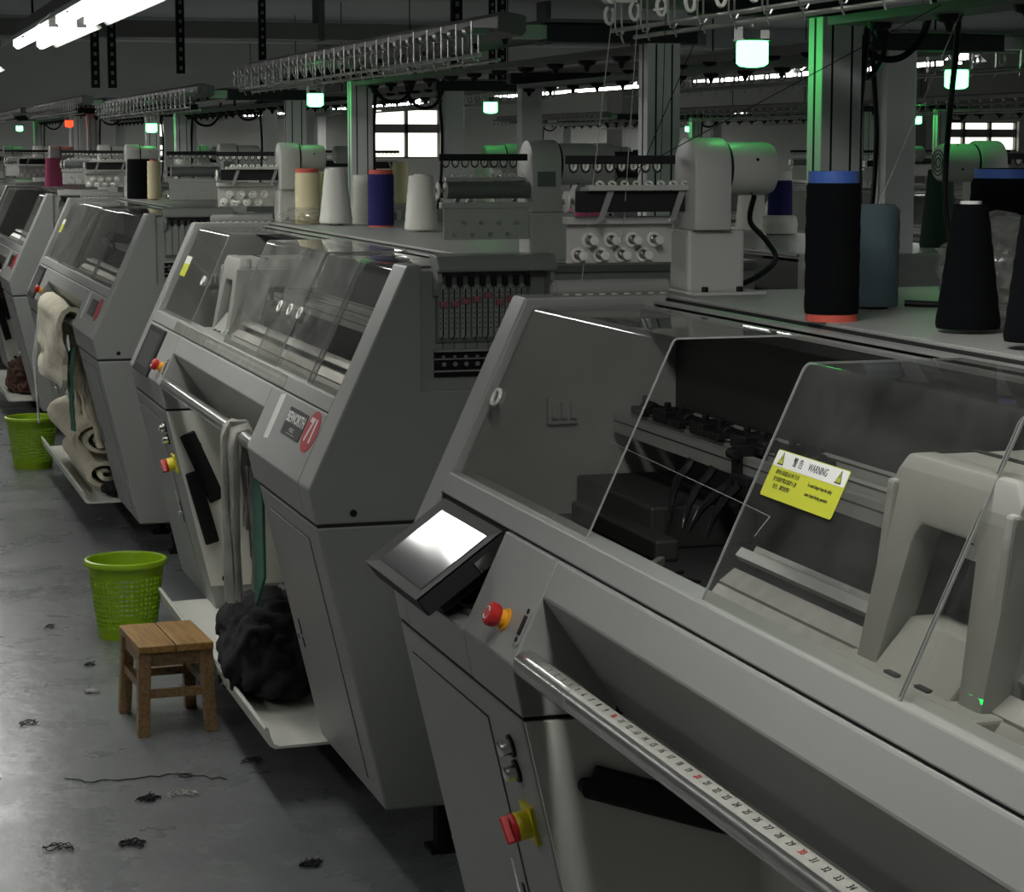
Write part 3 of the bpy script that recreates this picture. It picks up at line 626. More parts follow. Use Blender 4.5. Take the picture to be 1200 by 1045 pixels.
    if detail >= 1:
        part('board_hood', 'bhood', lambda: MB().prism_x([(.03, 1.366), (-.045, 1.352), (-.048, 1.360), (-.03, 1.386), (.03, 1.390)], 1.202, 1.474), 'paint', ip, bevel=.002)
        for x in (1.203, 1.462): part('hood_bracket', 'hbrk', lambda: MB().prism_x([(.02, 1.366), (-.03, 1.356), (-.036, 1.33), (-.012, 1.30), (.014, 1.295)], 0, .010), 'paint', ip, loc=(x, 0, 0))
        part('slider_board', 'sbrd', lambda: MB().box(1.210, 1.425, .004, .013, 1.195, 1.345), 'paint_dark', ip)
        for i in range(8):
            x = 1.224 + i*.0258
            sp = part('slider_strip', 'sstr', lambda: MB().box(-.0105, .0105, -.004, .004, 1.205, 1.322), 'paint', ip, loc=(x, .002, 0))
            if detail >= 2:
                part('slider_slot', 'sslot', lambda: MB().box(-.0016, .0016, -.0046, -.0038, 1.210, 1.312).cyl((0, -.004, 1.21), (-.006, -.006, 1.2), .0014, n=5), 'gap', sp)
                zz = 1.30 - [.02, .02, .015, .010, .003, .018, .009, .022][i]
                part('slider_knob', 'sknb', lambda: MB().box(-.0085, .0085, -.010, -.004, -.006, .006), 'red_slider', sp, loc=(0, 0, zz))
                tk = lambda: MB().add([p for q in range(9) for s in (-.008, .0045) for p in ((s, -.0042, 1.225 + q*.011), (s + .0035, -.0042, 1.225 + q*.011), (s + .0035, -.0042, 1.2275 + q*.011), (s, -.0042, 1.2275 + q*.011))], [(4*k, 4*k+1, 4*k+2, 4*k+3) for k in range(18)])
                part('slider_scale', 'sscl', tk, 'ink', sp)
                part('yarn_strand', 'sthr', lambda: MB().tube([(0, -.003, 1.2), (.001, -.003, 1.12)], .0007, 4), 'thread_dark', sp)
            part('clamp_plate', 'sclp', lambda: MB().box(-.006, .006, -.012, -.002, 1.318, 1.340), 'black', ip, loc=(x + .0129, .004, 0))
        lr = part('sensor_rack', 'srck', lambda: MB().box(1.206, 1.425, .008, .0125, 1.117, 1.178), 'black', ip)
        part('sensor_rail', 'srl', lambda: MB().box(1.204, 1.427, -.006, .010, 1.174, 1.180).cyl((1.204, .0, 1.158), (1.427, .0, 1.158), .002, n=6).cyl((1.204, .0, 1.131), (1.427, .0, 1.131), .0025, n=6), 'plate_grey', lr)
        for i in range(8): part('sensor', 'sens', lambda: MB().cyl((0, .004, 1.147), (0, -.008, 1.147), .0055, n=10).cyl((0, .004, 1.163), (0, -.005, 1.163), .004, n=8), 'steel', lr, loc=(1.224 + i*.0258, 0, 0))
    # --- side feeders
    yarn_unit(mc, 'A', detail >= 1); yarn_unit(mc, 'B', detail >= 1)
    if detail >= 1:
        P('guide_tube', 'gtube', lambda: MB().cyl((1.21, 2.985, 1.375), (1.42, 2.985, 1.375), .016, n=18).cyl((1.206, 2.985, 1.375), (1.21, 2.985, 1.375), .011, n=14), 'paint', smooth=.5)
        for i in range(9): P('edge_rivet', 'erv', lambda: MB().lathe([(.006, 0), (.0055, .0018), (.002, .0022)], n=10), 'ceramic', loc=(1.225 + i*.0225, 2.965, 1.3655))
    # --- gantry
    for y in (.03, W - .03):
        po = P('gantry_post', 'gpost', lambda: MB().box(1.70, 1.778, -.03, .03, 1.365, 1.852), 'post', loc=(0, y, 0), bevel=.002)
        part('post_groove', 'gpg', lambda: MB().box(1.718, 1.722, -.0305, -.029, 1.37, 1.85).box(1.756, 1.760, -.0305, -.029, 1.37, 1.85).box(1.6995, 1.701, -.004, .004, 1.37, 1.85), 'gap', po)
        P('gantry_arm', 'garm', lambda: MB().box(1.465, 1.82, -.03, .03, 1.852, 1.892), 'rack_black', loc=(0, y, 0), bevel=.003)
        P('arm_bracket', 'gabr', lambda: MB().box(1.40, 1.468, -.024, .024, 1.858, 1.888), 'alu', loc=(0, y, 0))
    P('rack_channel', 'rch', lambda: MB().prism([(1.345, 1.872), (1.40, 1.862), (1.41, 1.872), (1.41, 1.905), (1.36, 1.915), (1.345, 1.905)], -.02, W + .02), 'rack', bevel=.002)
    P('rack_plate', 'rpl2', lambda: MB().box(1.46, 1.74, -.03, W + .03, 1.893, 1.900), 'rack')
    P('rack_channel', 'rch2', lambda: MB().prism([(1.70, 1.835), (1.80, 1.835), (1.80, 1.85), (1.70, 1.85)], .08, W - .08), 'rack')
    P('rack_rod', 'rrod', lambda: MB().cyl((1.318, .02, 1.822), (1.318, W - .02, 1.822), .004, n=8).cyl((1.36, .02, 1.812), (1.36, W - .02, 1.812), .004, n=8), 'steel')
    ncl = 24
    for i in range(ncl):
        y = .06 + i*.126
        cl = P('yarn_clip', 'ycl', lambda: MB().box(1.300, 1.345, -.018, .018, 1.868, 1.882).cyl((1.300, -.012, 1.875), (1.300, .012, 1.875), .010, n=12), c['clip_mat'], loc=(0, y, 0), smooth=.5)
        part('clip_loop', 'yclr', lambda: MB().tube([(1.300 + .008*math.cos(t), 0, 1.848 + (.016 if math.sin(t) < 0 else .012)*math.sin(t)) for t in [2*math.pi*q/14 + 1.9 for q in range(13)]], .0034, 6), c['clip_mat'], cl, smooth=1)
        if detail >= 1:
            part('clip_wire', 'yclw', lambda: MB().tube([(1.300, -.03, 1.895), (1.300, -.03, 1.825), (1.304, -.03, 1.812), (1.312, -.03, 1.812), (1.318, -.03, 1.822)], .0018, 5).tube([(1.33, .02, 1.87), (1.33, .02, 1.81), (1.336, .025, 1.80)], .0018, 5), 'steel', cl)
        if i % 2 == 0: P('rack_knob', 'rknb', lambda: MB().lathe([(.024, 0), (.020, -.010), (.009, -.014), (.004, -.028)], n=12), 'black', loc=(1.75, y, 1.835), smooth=.5)
        else: P('rack_knob', 'rknb', None, 'black', loc=(1.50, y, 1.893 - .0), smooth=.5)
    # --- signal lamp
    ly = 2.988
    sl = P('signal_lamp', 'slamp', lambda: MB().box(1.553, 1.607, -.026, .026, .023, .026).box(1.553, 1.556, -.02, .02, .026, .044).box(1.604, 1.607, -.02, .02, .026, .044).box(1.553, 1.607, -.02, .02, .044, .047).cyl((1.58, 0, .047), (1.58, 0, .105), .005, n=8), 'alu', loc=(0, ly, c['lamp_z']))
    part('lamp_lens', 'lens' + c['lamp'], lambda: MB().lathe([(.026, .023), (.0285, .020), (.0285, -.016), (.022, -.021), (.01, -.023)], c=(1.58, 0, 0), n=24), {'green': 'lens_green', 'red': 'lens_red'}[c['lamp']], sl, smooth=.5)
    P('lamp_cable', 'lcab', lambda: MB().tube(crv([(1.79, W + .01, 1.90), (1.80, W + .02, 1.84), (1.84, W + .03, 1.79), (1.90, W + .03, 1.785), (1.94, W + .02, 1.83), (1.95, W, 1.90)]), .007, 6).tube(crv([(1.80, W - .05, 1.90), (1.79, W - .05, 1.80), (1.785, W - .04, 1.66), (1.79, W - .04, 1.50), (1.80, W - .06, 1.37)]), .006, 6), 'black', smooth=1)
    # --- badge
    if c['badge'] is not None:
        M = FM(.369, .979, 0)
        bd = P('maker_badge', None, lambda: MB().prism_z(rrect(.205, .068, .006), 0, .0015).xf(M), 'badge_black')
        if detail >= 2:
            text_part('badge_text', 'BEWORTH', .036, M @ Matrix.Translation((0, .010, .0017)), 'white', bd, xscale=1.12, weight=.0008)
            text_part('badge_text', 'HS52C', .014, M @ Matrix.Translation((0, -.017, .0017)), 'tape_white', bd, xscale=1.3)
            part('badge_line', None, lambda: MB().box(-.045, .045, -.0275, -.0262, .0015, .0019).xf(M), 'tape_white', bd)
        M = FM(.193, .982, 0)
        ov = P('number_sticker', None, lambda: MB().prism_z([(.064*math.cos(t*math.pi/16), .050*math.sin(t*math.pi/16)) for t in range(32)], 0, .0012).xf(M), 'badge_red')
        if c['badge']: text_part('number_text', c['badge'], .078, M @ Matrix.Translation((0, 0, .0014)), 'white', ov, xscale=1.05, weight=.0022)
        P('paper_tape', None, lambda: MB().prism_z([(-.028, .055), (.028, .063), (.03, -.055), (-.022, -.058)], 0, .0006).xf(FM(.60, .972, 0)), 'tape_white')
    if c['gantry_drop']:
        for o in mc.children:
            if o.name.split('.')[0] in ('gantry_post', 'gantry_arm', 'arm_bracket', 'rack_channel', 'rack_plate', 'rack_rod', 'yarn_clip', 'rack_knob', 'signal_lamp', 'lamp_cable'):
                o.location.z -= c['gantry_drop']
    if c.get('scale_strip'):
        ss = P('scale_strip', None, lambda: slab(.64, 1.85, 1.040, 1.058, .0003, .0012), 'tape_white')
        tk = part('scale_ticks', None, lambda: MB().add([p for q in range(70) for p in ((*fp(1.043, .0014), .66 + q*.0165), (*fp(1.052, .0014), .66 + q*.0165), (*fp(1.052, .0014), .665 + q*.0165), (*fp(1.043, .0014), .665 + q*.0165))], [(4*k, 4*k+1, 4*k+2, 4*k+3) for k in range(70)]).xf(Matrix(((1,0,0,0),(0,0,1,0),(0,1,0,0),(0,0,0,1)))), 'ink', ss); tk['kind'] = 'stuff'
        part('scale_film', None, lambda: slab(.63, 2.45, 1.036, 1.066, .0016, .0022), 'film', ss)
    return mc

# ------------------------------------------------------------------ place the machines
OY = [.713, 4.713, 8.731, 12.702, 16.70]; OX = [0, .0606, .046, .031, .02]
GRP = 'grey knitting machines along the aisle'
M1 = machine('nearest grey knitting machine with tilted-out monitor and yellow warning sticker on clear cover', (OX[0], OY[0], 0),
    cfg=dict(screen='out', clip_mat='ceramic', panes=[(2.250, 2.922, -.012), (1.258, 1.790, -.005), (.62, 1.275, -.012), (.13, .66, -.005)], carriage=1.335, ruler=True, levers='flat',
             sticker=(1.655, 1.231, .201, .060, -.0052), holes=((2.892, 1.203, -.012),)), detail=2, group=GRP)
M2 = machine('grey knitting machine numbered 71 with black maker badge, second from the camera', (OX[1], OY[1], 0),
    cfg=dict(panes=[(2.28, 2.922, -.012), (.85, 1.62, -.005, 'glass_dirty'), (.43, 1.16, -.012, 'glass_dirty'), (.13, .45, -.005)], carriage=2.02, badge='71', scale_strip=True,
             sticker=(2.81, 1.229, .11, .072, -.0122), holes=((2.372, 1.203, -.012), (1.08, 1.206, -.005), (.945, 1.206, -.005), (.82, 1.206, -.005))), detail=2, group=GRP)
M3 = machine('grey knitting machine with cream cloth over its rail, third from the camera', (OX[2], OY[2], 0),
    cfg=dict(panes=[(2.20, 2.922, -.012, 'glass_dirty'), (1.50, 2.26, -.005, 'glass_dirty'), (.82, 1.56, -.012, 'glass_dirty'), (.13, .86, -.005, 'glass_dirty')], badge='', lamp_z=1.767, gantry_drop=.045,
             sticker=(2.80, 1.232, .11, .072, -.0122)), detail=1, group=GRP)
M4 = machine('grey knitting machine under the red signal lamp, fourth from the camera', (OX[3], OY[3], 0),
    cfg=dict(panes=[(2.20, 2.922, -.012, 'glass_dirty'), (.13, .50, -.005, 'glass_dirty')], badge='', lamp='red'), detail=1, group=GRP)
M5 = machine('farthest grey knitting machine of the row along the aisle', (OX[4], OY[4], 0), detail=0, group=GRP)
GRB = 'grey knitting machines in the rows behind'
K = 4.22
ORD = ['first', 'second', 'third', 'fourth']
for k in range(4):
    machine('grey knitting machine standing back to back with the aisle row, %s from the camera' % ORD[k], (K, 7.91 + 4.0*k, 0), math.pi, detail=1 if k == 0 else 0, group=GRB)
for k in range(3):
    machine('grey knitting machine in the third row past the second aisle, %s from the camera' % ORD[k], (4.7, 9.2 + 4.0*k, 0), 0, detail=0, group=GRB)
for k in range(3):
    machine('grey knitting machine in the fourth row against the far lamps, %s from the camera' % ORD[k], (K + 4.7, 13.6 + 4.0*k, 0), math.pi, detail=0, group=GRB)

# ------------------------------------------------------------------ ceiling tube lamps
def tube_lamp(x, y0, n, z, label, group, light=True, power=1.0):
    t = thing('tube_lamp', label, 'lamp', (x, y0, z), 0, group); L = 1.5*n
    part('lamp_trunk', 'trunk%d' % n, lambda: MB().prism_x([(0, .055), (0, .10), (L, .10), (L, .055)], -.03, .03), 'rack', t)
    for k in range(n):
        part('reflector', 'refl', lambda: MB().prism([(-.095, .012), (-.045, .052), (.045, .052), (.095, .012), (.096, .016), (.046, .056), (-.046, .056), (-.096, .016)], .0, 1.36), 'reflector', t, loc=(0, .04 + k*1.5, 0))
        for s in (-1, 1):
            part('tube', 'tube', lambda: MB().lathe([(.008, -.01), (.012, 0), (.013, .01), (.013, 1.25), (.012, 1.26), (.008, 1.27)], axis='y', n=12), 'tube_light', t, smooth=.6, loc=(s*.04, .09 + k*1.5, .018))
            for ye in (-.03, 1.264): part('socket', 'sock', lambda: MB().box(-.014, .014, 0, .026, .010, .05), 'white', t, loc=(s*.04, .09 + k*1.5 + ye, .004))
        if light:
            d = bpy.data.lights.new('tube_light', 'AREA'); d.shape = 'RECTANGLE'; d.size = .14; d.size_y = 1.25; d.energy = TUBE_POWER * power; d.color = (1.0, 1.0, .955); d.spread = math.radians(170)
            lo = bpy.data.objects.new('tube_light', d); COL.objects.link(lo); lo.parent = t; lo.location = (0, .09 + k*1.5 + .63, -.012)
    for y in (.3, L - .3):
        part('hanger', 'lhang%.2f' % (ZC - z), lambda: MB().cyl((0, 0, .10), (0, 0, ZC - z), .004, n=6), 'black', t, loc=(0, y, 0))
    return t
LG = 'tube lamps hung over the aisles'
for i, y in enumerate((5.12, 10.3, 15.4, 20.5)):
    tube_lamp(.69, y, 2, 1.955, ['twin tube lamp at the top left corner over the aisle',
        'tube lamp at the left edge just past the corner lamp', 'far tube lamp over the aisle', 'farthest tube lamp over the aisle'][i], LG)
for i, y in enumerate((2.6, 7.6, 12.6)):
    tube_lamp(-1.7, y, 2, 1.955, 'unseen fill tube lamp added over the far side of the aisle, outside the picture, %s along it' % ORD[i], LG)  # unseen lamps added as fill for the floor and the machine fronts
tube_lamp(.80, 1.25, 1, 2.2, 'unseen single tube lamp over the aisle, boosted to light the nearest machine', LG, power=1.9)  # unseen lamp, placed and raised in power to brighten the nearest machine
for i, y in enumerate((3.0, 8.0, 11.6, 16.6, 21.0)):
    tube_lamp(4.35, y, 2, 1.95, 'tube lamp over the second aisle, %s along it' % ['first', 'second', 'third', 'fourth', 'fifth'][i], LG)
for i, y in enumerate((12.6, 17.2, 21.4)):
    tube_lamp(9.05, y, 2, 1.95, 'tube lamp over the third aisle, %s along it' % ['first', 'second', 'third'][i], LG)

# ------------------------------------------------------------------ building clutter overhead
for i, (x, y, zb) in enumerate(((1.40, 12.2, 1.94), (1.49, 12.2, 1.94), (1.86, 12.2, 2.02), (2.65, 14.0, 1.93), (2.52, 9.0, 1.93), (3.62, 12.0, 1.94), (1.06, 12.0, 2.4), (4.75, 16.0, 1.94))):
    def rod():
        m = MB().box(-.022, .022, -.002, .002, 0, ZC - zb).box(-.022, -.018, 0, .03, 0, ZC - zb)
        return m
    o = thing('slotted_hanger', ['dark slotted hanger strip, left of the pair near the far wall', 'dark slotted hanger strip, right of the pair near the far wall', 'dark slotted hanger strip above the small bright opening',
         'dark slotted hanger strip right of the overhead duct lights', 'dark slotted hanger strip over the second machine rack', 'dark slotted hanger strip left of the second aisle lamp', 'dark slotted hanger strip at the top left above the tube lamp', 'dark slotted hanger strip deep behind the third row'][i], 'hanger', (x, y, zb), 0, 'slotted hanger strips')
    part('strip', None, rod, 'black', o)
    sr = part('slot_row', None, lambda: MB().add([p for q in range(int((ZC-zb)/.05)) for p in ((-.008, -.0025, .02 + q*.05), (.008, -.0025, .02 + q*.05), (.008, -.0025, .04 + q*.05), (-.008, -.0025, .04 + q*.05))], [(4*k, 4*k+1, 4*k+2, 4*k+3) for k in range(int((ZC-zb)/.05))]), 'plate_grey', o); sr['kind'] = 'stuff'
o = thing('cable_duct', 'long grey cable duct crossing under the ceiling', 'duct', (0, 18.6, 2.52))
part('duct_body', None, lambda: MB().box(-1.5, 7.5, 0, .25, 0, .14), 'plate_grey', o, bevel=.01)
for x in (0, 2, 4, 6): part('duct_strap', None, lambda: MB().box(x, x + .05, -.006, .256, -.006, .36), 'rack', o)
o = thing('cable_duct', 'pale duct section at the far upper left under the ceiling', 'duct', (-1.6, 21.5, 2.55))
part('duct_body', None, lambda: MB().box(0, 3.2, 0, .25, 0, .16), 'wall_light', o, bevel=.01)
part('duct_strap', None, lambda: MB().box(1.5, 1.56, -.006, .256, -.006, .33), 'rack', o)
for i, (x, y, w) in enumerate(((8.3, 23.0, .5), (11.0, 22.0, .45), (4.9, 22.5, .4))):
    struct('trim_%d' % (i + 1), MB().box(x, x + w, y, y + w, 0, ZC), 'wall_light' if i == 0 else 'concrete')
o = thing('ceiling_beam', 'deep concrete beam under the dark ceiling', 'beam', (0, 22.0, ZC - .22))
part('beam_body', None, lambda: MB().box(-6, 17, 0, .4, 0, .22), 'ceiling', o)
# power cable dropping from the rack
tag(part('power_cable', None, lambda: MB().tube(crv([(1.84, 3.42, 1.93), (1.838, 3.42, 1.88), (1.832, 3.42, 1.78), (1.822, 3.42, 1.66), (1.808, 3.40, 1.55), (1.81, 3.38, 1.47), (1.80, 3.30, 1.40), (1.74, 3.22, 1.372), (1.66, 3.25, 1.371)]), .0055, 8), 'black', smooth=1),
    'thick black power cable dropping from the rack onto the nearest table', 'cable')
tag(part('motor_cable', None, lambda: MB().tube(crv([(1.57, 3.66, 1.535), (1.58, 3.70, 1.49), (1.62, 3.72, 1.455), (1.64, 3.72, 1.42), (1.60, 3.71, 1.39), (1.545, 3.69, 1.372)]), .005, 8), 'black', smooth=1),
    'black cable looping below the green-lit motor of the nearest machine', 'cable')

# ------------------------------------------------------------------ yarn cones
def cone(label, x, y, h, r0, r1, yarn, tube=None, z=1.365, tt=.0, tb=.0, shoulder=0.0, group='yarn cones on the machine tables'):
    t = thing('yarn_cone', label, 'yarn cone', (x, y, z), random.random()*6, group)
    b = tb; pr = [(r0*.55, b), (r0*.97, b), (r0, b + .006)]
    n = 14
    for i in range(1, n):
        u = i/n; pr.append((r0 + (r1 - r0)*u + .0006*math.sin(i*2.3), b + .006 + (h - .012)*u))
    pr += [(r1, b + h - .006), (r1*.95 if not shoulder else r1*.8, b + h + shoulder), (r1*.5, b + h + shoulder)]
    part('yarn', None, lambda: MB().lathe(pr, n=40), yarn, t, smooth=.8)
    if tube:
        rt = min(r1*.93, r1 - .002) if tt > .012 else r1*.6
        part('tube_core', None, lambda: MB().lathe([(rt*.8, 0), (min(r0, rt*1.0), 0), (min(r0, rt*1.0), b + .01), (rt*.9, b + .02), (rt, b + h), (rt, b + h + max(tt, .004)), (rt*.86, b + h + max(tt, .004)), (rt*.84, b + h - .02)], n=32), tube, t, smooth=.6)
    return t
XM = lambda k, x, y: (OX[k] + x, OY[k] + y)
cn = cone('tall black yarn package with blue tube top on the nearest table', *XM(0, 1.424, 2.31), .193, .0405, .0405, 'yarn_black', 'tube_blue', tt=.017, tb=.011)
part('core_base', None, lambda: MB().lathe([(.03, 0), (.0385, 0), (.0385, .012), (.03, .012)], n=32), 'tube_red', cn)
cone('grey-blue yarn package behind the tall black one', *XM(0, 1.60, 2.53), .158, .040, .0405, 'yarn_teal', 'black', tb=.004, shoulder=.004)
cone('black tapered yarn cone in front of the plastic bag', *XM(0, 1.515, 2.06), .172, .045, .0245, 'yarn_black', 'white', tb=.006)
cone('black yarn cone cut by the right edge of the picture', *XM(0, 1.475, 1.80), .16, .045, .028, 'yarn_black', 'white', tb=.010)
cone('large black yarn package with bright blue tube behind the bag', *XM(0, 1.80, 2.46), .205, .062, .060, 'yarn_black', 'tube_blue', tt=.017, shoulder=.018)
cone('black yarn cone below the green-lit motor', 2.44, 6.05, .20, .068, .05, 'yarn_black', None)
wn = cone('navy yarn package on a white wrapped package', 2.70, 6.1, .105, .037, .035, 'yarn_navy', 'white', tb=.055, tt=.028, shoulder=.012)
part('wrapped_base', None, lambda: MB().lathe([(.03, 0), (.05, .004), (.054, .03), (.05, .052), (.04, .058)], n=24), 'yarn_white', wn, smooth=1)
cone('white yarn cone with red tip beside the navy one', 2.80, 6.55, .17, .05, .036, 'yarn_white', 'tube_red', tt=.014)
cone('dark green yarn cone by the thick power cable', 2.75, 5.2, .20, .05, .032, 'yarn_green', None)
cone('black yarn cone left of the dark green one', 2.72, 5.36, .19, .034, .03, 'yarn_black', None)
cone('cream yarn package with orange tube end on the second table', *XM(1, 1.50, 2.76), .172, .042, .041, 'yarn_cream', 'tube_red', tt=.014)
cone('narrow cream yarn cone behind the white one', *XM(1, 1.575, 2.80), .175, .034, .022, 'yarn_cream', None)
cone('white tapered yarn cone in the middle of the second table', *XM(1, 1.553, 2.555), .178, .055, .036, 'yarn_white', 'white', tb=.008)
cone('pale yarn cone half hidden left of the navy package', *XM(1, 1.675, 2.66), .165, .042, .038, 'yarn_white', None)
cone('navy blue yarn package with orange tube ends on the second table', *XM(1, 1.66, 2.36), .165, .0425, .0425, 'yarn_navy', 'tube_red', tt=.014, tb=.006)
cone('white yarn cone next to the roller of the second machine', *XM(1, 1.685, 1.94), .165, .052, .038, 'yarn_white', 'white', tb=.006)
cone('pink yarn cone behind the roller of the second machine', *XM(1, 1.66, .30), .115, .05, .045, 'yarn_pink', None)
cone('cream yarn cone with orange tube on the third table', *XM(2, 1.50, 2.36), .185, .034, .032, 'yarn_cream', 'tube_red', tt=.008, tb=.006)
cone('black yarn package behind the cream cone on the third table', *XM(2, 1.48, 2.66), .20, .075, .072, 'yarn_black', None)
cone('white tapered yarn cone right of the black package on the third table', *XM(2, 1.66, 2.45), .20, .060, .035, 'yarn_white', None)
cone('pink yarn cone under the red lamp', *XM(3, 1.43, 2.62), .19, .06, .05, 'yarn_pink', None)
for i, (x, y, m, nm) in enumerate(((2.75, 9.4, 'yarn_white', 'white'), (2.60, 10.3, 'yarn_cream', 'cream'), (2.9, 9.2, 'yarn_black', 'black'), (2.7, 13.2, 'yarn_white', 'white'))):
    cone('%s yarn cone far back on the second row, %s of four' % (nm, ORD[i]), x, y, .19, .05, .036, m, None)

# plastic bag behind the black cone
def bag(name, label, x, y, z, sx, sy, sz, seed, m='film'):
    bm = bmesh.new(); bmesh.ops.create_icosphere(bm, subdivisions=4, radius=1)
    for v in bm.verts:
        p = v.co.copy(); n1 = noise.noise(p*1.6 + Vector((seed, 0, 0))); n2 = abs(noise.noise(p*3.7 + Vector((0, seed, 0)))); n3 = abs(noise.noise(p*8 + Vector((0, 0, seed))))
        s = 1 + .30*n1 - .28*n2 - .10*n3
        v.co = Vector((p.x*sx*s, p.y*sy*s, max(-.92, p.z*s)*sz + sz*.92))
    me = bpy.data.meshes.new(name); bm.to_mesh(me); bm.free(); me.materials.append(MATS[m])
    o = bpy.data.objects.new(name, me); COL.objects.link(o); o.location = (x, y, z)
    return tag(o, label, 'bag')
glass_mat('bag_film', 0.90, 0.20, 18, 2.0)
bag('plastic_bag', 'crumpled clear plastic bag behind the black tapered cone', *XM(0, 1.69, 2.24), 1.366, .095, .15, .082, 1.3, 'bag_film')
bag('plastic_bag', 'crumpled clear plastic film between the white cones of the second table', *XM(1, 1.50, 2.74), 1.366, .10, .14, .03, 4.1, 'bag_film')
bag('plastic_bag', 'clear plastic film by the cream cone on the third table', *XM(2, 1.60, 2.2), 1.366, .09, .12, .03, 6.1, 'bag_film')

# ------------------------------------------------------------------ baskets
def basket(label, x, y):
    t = thing('mesh_basket', label, 'basket', (x, y, 0), 0, 'green mesh baskets on the floor')
    n = 84; rows = 32; H = .258; rb, rt = .096, .128
    vs = []; fs = []
    for j in range(rows + 1):
        u = (j - (.22 if j % 2 else 0))/rows; r = rb + (rt - rb)*u
        for i in range(n):
            a = 2*math.pi*(i - (.30 if i % 2 else 0))/n; vs.append((r*math.cos(a), r*math.sin(a), H*u))
    for j in range(rows):
        for i in range(n):
            hole = 5 <= j <= 26 and (j % 2 == 1) and (i % 2 == 1) 
            if not hole: fs.append((j*n+i, j*n+(i+1) % n, (j+1)*n+(i+1) % n, (j+1)*n+i))
    o = part('wall', None, lambda: MB().add(vs, fs), 'basket', t)
    sm = o.modifiers.new('thick', 'SOLIDIFY'); sm.thickness = .003
    part('base', None, lambda: MB().lathe([(.02, 0), (rb, 0), (rb + .001, .01), (.02, .006)], n=48), 'basket', t)
    part('rim', None, lambda: MB().lathe([(rt - .003, .248), (rt + .010, .244), (rt + .012, .250), (rt + .008, .262), (rt, .264), (rt - .004, .258), (rt - .003, .248)], n=64, cap=False), 'basket', t, smooth=.8)
    return t
basket('bright green mesh basket behind the wooden stool', .905, 7.36)
basket('bright green mesh basket under the hanging white thread', .952, 11.48)

# ------------------------------------------------------------------ stool
st = thing('wooden_stool', 'small square wooden stool in front of the second machine', 'stool', (.868, 6.19, 0), math.radians(3))
hs = .105
part('seat', None, lambda: MB().box(-hs, -.002, -.155, .155, .235, .256), 'wood_top', st, bevel=.003)
part('seat', None, lambda: MB().box(.001, hs, -.155, .155, .235, .2565), 'wood_top', st, bevel=.003)
for sx in (-1, 1):
    for sy in (-1, 1):
        def leg():
            b = (sx*.096, sy*.142); a = (sx*.086, sy*.128); w = .018
            vs = [(a[0]+i*w, a[1]+j*w, .236) for i, j in ((-1,-1),(1,-1),(1,1),(-1,1))] + [(b[0]+i*w*.92, b[1]+j*w*.92, 0) for i, j in ((-1,-1),(1,-1),(1,1),(-1,1))]
            return MB().add(vs, [(0,1,2,3),(7,6,5,4),(0,4,5,1),(1,5,6,2),(2,6,7,3),(3,7,4,0)])
        part('leg', None, leg, 'wood_leg', st, bevel=.002)
for sy in (-1, 1):
    part('apron', None, lambda: MB().box(-.08, .08, sy*.128 - .009, sy*.128 + .009, .195, .236), 'wood_leg', st)
    part('stretcher', None, lambda: MB().box(-.085, .085, sy*.133 - .009, sy*.133 + .009, .105, .128), 'wood_leg', st)
for sx in (-1, 1):
    part('apron', None, lambda: MB().box(sx*.086 - .009, sx*.086 + .009, -.12, .12, .195, .236), 'wood_leg', st)
    part('stretcher', None, lambda: MB().box(sx*.090 - .009, sx*.090 + .009, -.13, .13, .125, .148), 'wood_leg', st)

# ------------------------------------------------------------------ cloth
def lump(name, label, cat, m, c, s, seed, folds=5.0, amp=.22, zmin=-.8):
    bm = bmesh.new(); bmesh.ops.create_icosphere(bm, subdivisions=5, radius=1)
    for v in bm.verts:
        p = v.co.copy(); q = Vector((math.copysign(abs(p.x)**.75, p.x), math.copysign(abs(p.y)**.75, p.y), math.copysign(abs(p.z)**.75, p.z)))
        w = noise.noise(p*1.3 + Vector((seed, 2, 1))); r = abs(noise.noise(Vector((p.x*folds*.5, p.y*folds, p.z*folds*.6)) + Vector((0, seed, 3))))
        k = 1 + amp*w - amp*.8*(1 - r)**3 + amp*.3
        v.co = Vector((q.x*s[0]*k, q.y*s[1]*k, max(zmin, q.z*k)*s[2]))
    for f in bm.faces: f.smooth = True
    me = bpy.data.meshes.new(name); bm.to_mesh(me); bm.free(); me.materials.append(MATS[m])
    o = bpy.data.objects.new(name, me); COL.objects.link(o); o.location = (c[0], c[1], c[2] - zmin*s[2])
    return tag(o, label, cat)
def drop_cloth(name, label, m, c, s, seed, lip):
    o = lump(name, label, 'cloth', m, c, s, seed)
    for v in o.data.vertices:               # hang over the tray lip on the aisle side
        wx = v.co.x + o.location.x
        if wx < lip: v.co.z -= (lip - wx)*1.1
    return o
drop_cloth('cloth_heap', 'heap of black knitted cloth in the tray behind the stool', 'cloth_black', (1.115, 5.93, .16), (.135, .27, .135), 2.2, 1.02)
